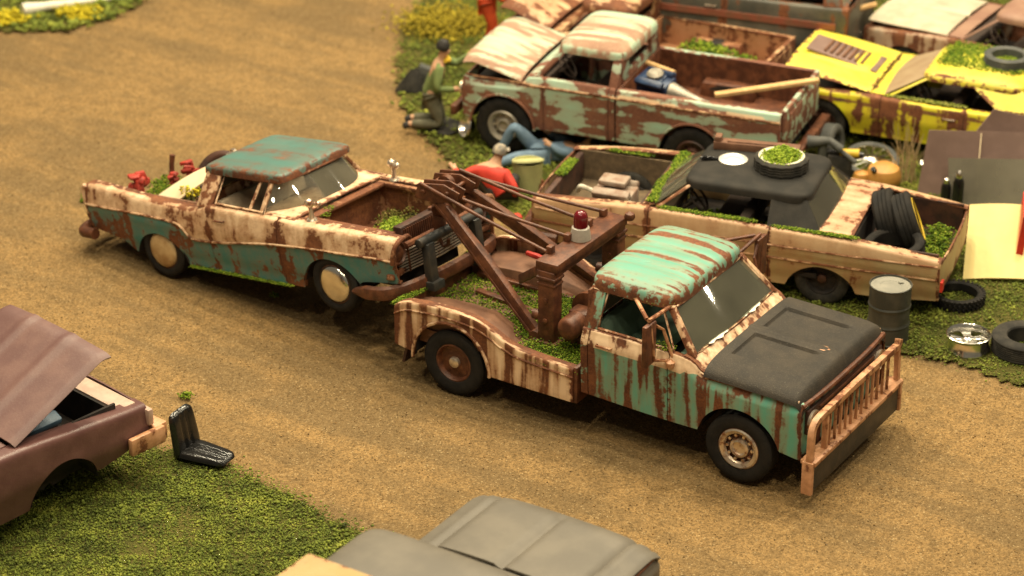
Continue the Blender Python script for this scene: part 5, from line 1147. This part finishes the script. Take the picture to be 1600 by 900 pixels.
# ================================================================ people
def skin_mesh(name, J, E, rad, mat, parent, sub=2):
    keys = list(J); idx = {k: i for i, k in enumerate(keys)}
    me = bpy.data.meshes.new(name); me.from_pydata([J[k] for k in keys], [(idx[a], idx[b]) for a, b in E], []); me.update()
    o = bpy.data.objects.new(name, me); C.objects.link(o); o.parent = parent
    m = o.modifiers.new('skin', 'SKIN'); m.use_smooth_shade = True
    for k in keys: me.skin_vertices[0].data[idx[k]].radius = (rad[k], rad[k])
    for i in range(len(keys)): me.skin_vertices[0].data[i].use_root = (i == 0)
    s = o.modifiers.new('sub', 'SUBSURF'); s.levels = sub; s.render_levels = sub
    me.materials.append(mat); return o
BR = dict(pelvis=.105, belly=.10, chest=.115, neck=.045, head=.075, crown=.06, nose=.018)
def person(label, loc, J, shirt, trousers, hair, k=1.0, long=True, cap=None):
    p = thing('person', label, 'person', loc); J = {a: Vector(b) for a, b in J.items()}
    J['belly'] = J['pelvis'].lerp(J['chest'], .5)
    J['crown'] = J['head']+(J['head']-J['neck']).normalized()*.07
    fw = Vector(J.pop('face')).normalized(); J['nose'] = J['head']+fw*.092
    rad = {}; E = [('pelvis', 'belly'), ('belly', 'chest'), ('chest', 'neck'), ('neck', 'head'), ('head', 'crown'), ('head', 'nose')]
    for s in ('l', 'r'):
        E += [('chest', 'sh'+s), ('sh'+s, 'el'+s), ('el'+s, 'wr'+s), ('pelvis', 'hip'+s), ('hip'+s, 'kn'+s), ('kn'+s, 'an'+s), ('an'+s, 'toe'+s)]
        w, e = J['wr'+s], J['el'+s]; d = (w-e).normalized(); u = d.orthogonal().normalized()
        J['palm'+s] = w+d*.05; E.append(('wr'+s, 'palm'+s))
        for f in range(4):
            J['f%d%s' % (f, s)] = w+d*(.11-.01*abs(f-1.4))+u*(.016*(f-1.5))-d.cross(u)*.02; E.append(('palm'+s, 'f%d%s' % (f, s)))
        J['th'+s] = w+d*.05+u*.055; E.append(('wr'+s, 'th'+s))
    for a in J:
        b = a[:-1] if a[-1] in 'lr' and a not in ('pelvis',) else a
        rad[a] = BR.get(a) or {'sh': .058, 'el': .042, 'wr': .030, 'palm': .030, 'th': .011, 'hip': .085, 'kn': .058, 'an': .042, 'toe': .036}.get(b, .010)
    skin_mesh('body', J, E, rad, M['skin'], p)
    def sub(name, ks, grow, mat):
        S = set(ks); o = skin_mesh(name, {a: J[a] for a in ks}, [(a, b) for a, b in E if a in S and b in S], {a: rad[a]*grow+.006 for a in ks}, mat, p); return o
    sub('shirt', ['belly', 'chest', 'shl', 'ell', 'shr', 'elr', 'pelvis']+(['wrl', 'wrr'] if long else []), 1.18, shirt)
    sub('trousers', ['pelvis', 'hipl', 'knl', 'anl', 'hipr', 'knr', 'anr'], 1.2, trousers)
    for s in 'lr': sub('shoe', ['an'+s, 'toe'+s], 1.15, M['hair'])
    up = (J['head']-J['neck']).normalized(); q = up.to_track_quat('Z', 'Y').to_matrix().to_4x4()
    h = MB().lathe([(.001, .10), (.05, .088), (.083, .045), (.092, 0), (.086, -.035), (.07, -.03)], 18, TR(*(J['head']+up*.045-fw*.018)) @ q)
    o = obj('hair' if cap is None else 'cap', h, hair, p)
    if cap: obj('cap_peak', MB().box(J['head']+up*.06+fw*.10, (.12, .12, .015)), hair, o, bevel=.005)
    return p
person('person in green jumper and olive trousers kneeling on a board by the pickup nose', (-.98, 32.32, .04),
       dict(pelvis=(-.10, 0, .46), chest=(.02, -.02, .82), neck=(.06, -.03, .97), head=(.09, -.04, 1.10), face=(1, -.3, -.25), shl=(.04, .16, .90), ell=(.26, .20, .82), wrl=(.44, .12, .98), shr=(.03, -.19, .88), elr=(.0, -.27, .64), wrr=(.24, -.18, .60),
            hipl=(-.08, .09, .42), knl=(.06, .12, .08), anl=(-.34, .12, .09), toel=(-.44, .12, .04), hipr=(-.08, -.09, .42), knr=(.05, -.11, .08), anr=(-.36, -.10, .09), toer=(-.46, -.10, .04)), M['green_cloth'], M['olive_cloth'], M['hair'])
tag(obj('scarf', MB().tube(bez([(-.98+.11, 32.20, 1.02), (-.98+.16, 32.28, 1.0), (-.98+.12, 32.37, 1.02)], 5), .03, 8), M['yellow'], None), 'yellow neckerchief on the person in green', 'scarf')
tag(obj('board', MB().prism([(-1.42, 32.44), (-.86, 32.02), (-.50, 32.33), (-1.04, 32.80)], 'z', .015, .05), M['rubber_dust'], None, bevel=.006), 'dark flat board under the kneeling person', 'board')
person('person in red top and dark cap crouching beyond the crane boom', (-.26, 29.95, 0),
       dict(pelvis=(.16, -.14, .22), chest=(.0, -.04, .44), neck=(.06, .03, .55), head=(.10, .06, .65), face=(.5, .8, -.3), shl=(-.16, .0, .49), ell=(-.38, -.02, .38), wrl=(-.46, .10, .44), shr=(.18, -.12, .47), elr=(.30, -.24, .30), wrr=(.30, -.06, .16),
            hipl=(.02, -.10, .22), knl=(-.14, .22, .34), anl=(-.10, .20, .06), toel=(-.06, .32, .03), hipr=(.20, -.08, .22), knr=(.30, .22, .30), anr=(.26, .20, .06), toer=(.30, .32, .03)), M['red_cloth'], M['hair'], M['cap'], cap=True)
person('person in blue jeans lying on the ground with knees up under the pickup', (.36, 31.25, 0),
       dict(pelvis=(0, 0, .12), chest=(.36, .10, .14), neck=(.52, .14, .15), head=(.63, .17, .17), face=(0, 0, 1), shl=(.40, .28, .14), ell=(.20, .38, .20), wrl=(.10, .28, .30), shr=(.44, -.06, .14), elr=(.26, -.16, .20), wrr=(.12, -.10, .30),
            hipl=(-.03, .10, .13), knl=(-.34, .04, .50), anl=(-.52, .14, .07), toel=(-.62, .16, .04), hipr=(.0, -.09, .12), knr=(-.30, -.20, .16), anr=(-.58, -.26, .08), toer=(-.66, -.22, .14)), M['denim'], M['denim'], M['hair'])
person('person in orange coveralls bending over beside the cream pickup hood', (-.33, 35.05, 0),
       dict(pelvis=(-.02, 0, .78), chest=(.06, 0, 1.12), neck=(.14, 0, 1.27), head=(.20, 0, 1.38), face=(1, 0, -.5), shl=(.06, .17, 1.18), ell=(.20, .2, .95), wrl=(.40, .12, 1.02), shr=(.08, -.18, 1.16), elr=(.18, -.20, .86), wrr=(.38, -.14, 1.04),
            hipl=(-.02, .09, .75), knl=(.05, .10, .42), anl=(-.02, .10, .07), toel=(.10, .10, .03), hipr=(-.02, -.09, .75), knr=(.08, -.11, .42), anr=(.02, -.12, .07), toer=(.14, -.12, .03)), M['orange_cloth'], M['orange_cloth'], M['hair'])

# ================================================================ loose things of the yard
# oil drum
d = thing('oil_drum', 'dark grey ribbed oil drum with pale lid beside the tow truck hood', 'drum', (4.20, 26.34, 0))
P = [(.001, .0), (.225, .0), (.236, .02)]
for k in range(29):
    z = .03+k*.022; r = .228+(.012 if k in (9, 19) else .0065*(k % 2)*(k < 9 or k > 19)); P.append((r, z))
P += [(.236, .675), (.238, .69), (.228, .692), (.222, .672)]
obj('shell', MB().lathe(P, 48), M['drum'], d)
lid = obj('lid', MB().lathe([(.222, .672), (.19, .676), (.18, .670), (.12, .672), (.115, .668), (.001, .672)], 48), M['drum_top'], d)
obj('bung', MB().lathe([(.03, 0), (.03, .015), (.001, .017)], 12, TR(.12, .06, .672)), M['drum_top'], lid)
# chrome rim
rm = thing('wheel_rim', 'shiny chrome slotted wheel rim lying on the grass', 'wheel rim', (5.06, 26.08, .012))
obj('barrel', MB().lathe([(.235, 0), (.25, .01), (.245, .03), (.225, .06), (.225, .15), (.245, .17), (.252, .19), (.240, .197), (.222, .175), (.212, .12), (.212, .02)], 56, closed=True), M['chrome'], rm)
P = []
mb = MB(); mb.lathe([(.075, .10), (.07, .135), (.05, .15), (.001, .152)], 28)
for k in range(5):
    a = 2*math.pi*k/5+.3; mb.prism([(.05*math.cos(a-.7), .05*math.sin(a-.7)), (.214*math.cos(a-.30), .214*math.sin(a-.30)), (.214*math.cos(a+.30), .214*math.sin(a+.30)), (.05*math.cos(a+.7), .05*math.sin(a+.7))], 'z', .085, .125)
obj('spoke_disc', mb, M['chrome'], rm, bevel=.012)
o = tyre_obj('knob', None, TR(5.12, 27.25, .085), .29, .13, .225, 'rubber', knob=True); tag(o, 'knobbly black tyre lying flat behind the sedan tail', 'tyre')
o = tyre_obj('rt2', None, TR(5.68, 26.02, .12), .37, .23, .20, 'rubber_dust', groove=7); tag(o, 'wide dusty tyre lying on the grass at the right edge', 'tyre')
# black bucket seat
s = thing('bucket_seat', 'glossy black bucket seat standing alone on the road edge', 'seat', (-3.36, 23.74, .02), -.50)
def cushion(L, Wd, th, n=26, fl=True, taper=0.):
    t = np.linspace(-1, 1, n); U, V = np.meshgrid(t, t, indexing='ij'); D = (np.maximum(0, 1-U**4)**.3)*(np.maximum(0, 1-V**4)**.3); kk = 1-.13*np.abs(U)**6*np.abs(V)**6; U, V = U*kk, V*kk
    Zt = th*D*(.75+.25*np.abs(V)**2); Zt = Zt-(.018*(np.exp(-((np.abs(V)-.25)/.09)**2))*(np.abs(U) < .8) if fl else 0)
    Wt = Wd/2*(1-taper*(U+1)/2); return MB().grid(np.stack([U*L/2, V*Wt, Zt], -1), edge=False).grid(np.stack([U*L/2, V*Wt, -th*.35*D], -1), edge=False)
obj('cushion', cushion(.56, .40, .07, taper=.3).xf(TR(.26, 0, .06)), M['black'], s, split=70)
obj('backrest', cushion(.50, .42, .08, taper=.15).xf(TR(-.03, 0, .27) @ RY(-math.pi/2-.16) @ RX(math.pi)), M['black'], s, split=70)
obj('bolster', MB().box((.0, 0, .05), (.12, .32, .07)), M['black'], s, bevel=.03)
# pale bin, bottle, small parts by the red person
b = thing('bin', 'pale green tilted bin beside the crouching red person', 'bin', (.20, 30.36, .0), .2, roll=-.06)
obj('shell', MB().lathe([(.001, .0), (.17, .0), (.19, .36), (.20, .40), (.185, .40), (.165, .03), (.001, .03)], 28), M['stump'], b)
obj('lid', MB().lathe([(.205, 0), (.20, .02), (.001, .025)], 28, TR(0, -.02, .40) @ RX(-.25)), M['stump'], b)
tag(obj('bottle', MB().lathe([(.001, 0), (.045, 0), (.045, .16), (.02, .20), (.02, .24), (.001, .24)], 14, TR(.38, 30.16, .0)), M['rust'], None), 'brown bottle beside the pale bin', 'bottle')
c_ = thing('canister', 'small yellow topped canister beside the pale bin', 'canister', (.52, 30.22, 0)); obj('can', MB().lathe([(.001, 0), (.055, 0), (.055, .16), (.001, .17)], 16), M['wood'], c_); obj('cap', MB().lathe([(.05, .16), (.05, .22), (.03, .26), (.001, .265)], 16), M['yellow'], c_)
tag(obj('rag', MB().box((.02, 29.45, .05), (.2, .14, .07), RZ(.4)), M['red_cloth'], None, bevel=.03), 'red rag on the ground below the crouching red person', 'rag')
tag(obj('canvas_bag', MB().add([(-1.62, 33.55, .02), (-1.22, 33.50, .02), (-1.18, 33.85, .02), (-1.55, 33.9, .02), (-1.38, 33.62, .34), (-1.26, 33.68, .36)], [(0,3,2,1), (0,1,5,4), (1,2,5), (2,3,4,5), (3,0,4)]), M['rubber_dust'], None, bevel=.03), 'dark pointed canvas bag behind the kneeling person', 'bag')
tag(obj('tool_case', MB().box((-1.20, 33.75, .22), (.20, .16, .22), RY(.4)), M['rubber_grey'], None, bevel=.02), 'grey blue case behind the kneeling person', 'case')
# things behind the sedan
tag(obj('beam', MB().box((0, 0, 0), (1.02, .16, .10)).box((0, .02, .055), (.7, .08, .03)).box((.46, 0, .07), (.08, .14, .08)).xf(SW @ TR(1.12, -.40, 1.325) @ RZ(.12)), M['rust_flat'], None, bevel=.012), 'rust brown steel beam lying across the far edge of the sedan roof', 'beam')
o = tyre_obj('gt', None, TR(4.10, 31.30, .25) @ RZ(-.5) @ RY(1.45), .25, .20, .13, 'rubber_grey'); tag(o, 'grey tyre standing upright behind the pickup tailgate', 'tyre')
ww = thing('wire_wheel', 'spoked wire wheel lying tilted below the yellow fastback', 'wheel', (0, 0, 0)); ww.matrix_world = TR(4.58, 31.0, .13) @ RX(.25)
tyre_obj('ww', ww, Matrix(), .35, .10, .285, 'rubber_grey')
obj('rim', MB().lathe([(.27, -.03), (.288, -.03), (.288, .03), (.27, .03)], 40, closed=True), M['chrome'], ww)
for k in range(14):
    a = 2*math.pi*k/14; obj('spoke', MB().tube([(.05*math.cos(a+.3), .05*math.sin(a+.3), .03), (.275*math.cos(a), .275*math.sin(a), 0)], .011, 5), M['chrome'], ww)
obj('hub', MB().lathe([(.06, -.04), (.06, .04), (.03, .06), (.001, .06)], 16), M['chrome'], ww)
t_ = thing('fuel_tank', 'round orange tank with a smaller lobe behind the sedan', 'tank', (4.66, 30.42, .0))
obj('shell', MB().lathe([(.001, 0), (.14, .02), (.21, .10), (.225, .19), (.19, .29), (.10, .345), (.001, .355)], 28), M['orange_tank'], t_)
obj('lobe', MB().lathe([(.001, -.12), (.09, -.09), (.12, 0), (.09, .09), (.001, .12)], 20, TR(-.28, -.02, .14)), M['orange_tank'], t_)
obj('filler_neck', MB().tube([(-.1, -.1, .24), (-.16, -.14, .34)], .035, 8), M['black'], t_)
dr = thing('power_drill', 'black tool with a yellow middle lying behind the sedan roof', 'tool', (0, 0, 0)); dr.matrix_world = TR(4.22, 30.55, .42) @ RZ(-.25)
obj('barrel', MB().tube([(-.28, 0, 0), (.2, 0, 0)], .05, 10), M['black'], dr); obj('grip', MB().tube([(-.10, 0, .0), (.14, 0, .02)], .058, 10), M['yellow'], dr); obj('rest', MB().box((-.1, 0, -.2), (.3, .22, .38)), M['rubber_dust'], dr, bevel=.02)
tag(obj('shock_absorber', MB().tube([(3.72, 30.62, .55), (3.98, 30.55, .60), (4.12, 30.5, .50)], [.09, .05, .06], 10).tube([(4.1, 30.5, .5), (4.3, 30.42, .36)], .03, 8).tube([(3.9, 30.6, .0), (3.9, 30.6, .55)], .06, 8), M['rubber_grey'], None), 'grey shock absorber propped beside the upright tyre', 'shock absorber')
# dry grass
rg = np.random.RandomState(12); mb = MB()
for k in range(26):
    x, y = 4.98+rg.randn()*.06, 30.62+rg.randn()*.05; h = .45+rg.rand()*.42; lx, ly = rg.randn()*.10, rg.randn()*.06
    if k % 7 == 0: lx -= .22
    mb.tube([(x, y, 0), (x+lx*.3, y+ly*.3, h*.5), (x+lx, y+ly, h)], [.010, .008, .002], 4)
dg = obj('dry_grass', mb, plain('straw', (.50, .38, .20), (.40, .29, .14), 9., .8), None); tag(dg, 'tuft of tall dry straw coloured grass behind the sedan', 'grass', kind='stuff')
tag(obj('chrome_ball', MB().lathe([(.001, -.05), (.05, 0), (.001, .05)], 14, TR(5.22, 30.95, .12)), M['chrome'], None), 'small shiny chrome knob beside the dry grass', 'knob')
# leaning sheets, right edge
def sheet(name, q, mat, th=.03, label='', cat='panel', bulge=0, bevel=.008):
    a, b, c, e = [np.array(p, float) for p in q]; nrm = np.cross(b-a, e-a); nrm /= np.linalg.norm(nrm)
    t = np.linspace(0, 1, 13); U, V = np.meshgrid(t, t, indexing='ij'); U, V = U[..., None], V[..., None]
    P = (a*(1-U)+b*U)*(1-V)+(e*(1-U)+c*U)*V+nrm*bulge*4*U*(1-U)
    return tag(obj(name, MB().grid(P), M[mat], None, solid=th, off=0), label, cat)
s1 = sheet('brown_sheet', [(5.06, 30.22, 0), (6.9, 30.05, 0), (7.0, 30.45, .74), (5.19, 30.42, .80)], 'brown_panel', .03, 'brown flat sheet leaning with a pale seam, in front of the yellow fastback')
tag(obj('seam', MB().bar((5.78, 30.10, .1), (5.84, 30.405, .765), .012, .012), M['cream_panel'], s1), None)
sheet('brown_sheet', [(5.55, 30.55, .35), (6.9, 30.45, .25), (7.1, 30.62, .75), (6.02, 30.66, .98)], 'brown_panel', .03, 'pointed brown sheet standing behind the flat brown sheet')
sheet('smoked_pane', [(5.42, 29.86, 0), (7.0, 29.70, 0), (6.9, 30.12, .52), (5.40, 30.13, .55)], 'glass_smoke', .015, 'large smoky grey glass pane leaning on the brown sheet', 'glass pane', .04)
for k, (x, y, h, r) in enumerate([(5.36, 29.86, .34, .065), (5.49, 29.76, .46, .07)]):
    g = thing('gas_bottle', ['shorter black bottle with chrome cap before the smoky pane', 'taller black bottle with chrome cap before the smoky pane'][k], 'bottle', (x, y, 0))
    obj('bottle', MB().lathe([(.001, 0), (r, 0), (r, h*.82), (r*.75, h*.95), (.001, h*.97)], 20), M['black'], g); obj('cap', MB().lathe([(r*.5, h*.93), (r*.6, h*1.0), (r*.55, h*1.12), (r*.2, h*1.18), (.001, h*1.18)], 16), M['chrome'], g)
sheet('leaning_car_hood', [(5.27, 27.80, .02), (6.35, 27.72, .02), (6.35, 28.62, .56), (5.44, 28.66, .58)], 'yellow_panel', .03, 'pale yellow car panel leaning behind the sedan tail', 'panel', .05)
sheet('upright_car_fender', [(5.93, 28.0, .1), (6.05, 28.6, .1), (6.09, 28.6, .78), (5.99, 28.0, .72)], 'red', .08, 'red car panel at the right edge beside the yellow panel', 'panel')
# far left corner: pale log and yellow bushes
tag(obj('pale_log', MB().tube(bez([(-7.15, 36.5, .12), (-6.7, 36.75, .10), (-6.2, 37.0, .08), (-5.7, 37.25, .06)], 6), [.09, .10, .085, .075, .07, .07, .065, .06, .06, .055, .05, .05, .05, .045, .045, .04, .04, .04, .03], 10), M['white'], None), 'bleached white log in the far left corner', 'log')
for k, (x, y) in enumerate([(-7.35, 36.25), (-6.35, 36.5)]):
    n_ = 420; rg = np.random.RandomState(40+k); pp = np.column_stack([x+rg.randn(n_)*.13, y+rg.randn(n_)*.09, .03+np.abs(rg.randn(n_))*.06])
    tag(crumbs('yellow_bush', pp, .02+.02*rg.rand(n_), M['flower_y'], seed=50+k), ['low yellow flowering bush at the left edge of the far corner', 'low yellow flowering bush below the bleached log'][k], 'bush', kind='stuff')
n_ = 3000; rg = np.random.RandomState(44); pp = np.column_stack([-.95+rg.randn(n_)*.30, 36.0+rg.randn(n_)*.25, .03+np.abs(rg.randn(n_))*.11])
M['bush_olive'] = crumb_mat('olive_yellow_bush', [(0., (.12, .10, .015)), (.5, (.36, .28, .03)), (1., (.55, .45, .05))])
tag(crumbs('yellow_bush', pp, .014+.016*rg.rand(n_), M['bush_olive'], seed=55), 'large olive yellow bush beside the person in orange', 'bush', kind='stuff')
tag(obj('red_can', MB().lathe([(.001, 0), (.06, 0), (.06, .2), (.001, .2)], 14, TR(6.05, 34.6, .0)), M['red'], None), 'tiny red can on the grass at the top right', 'can')
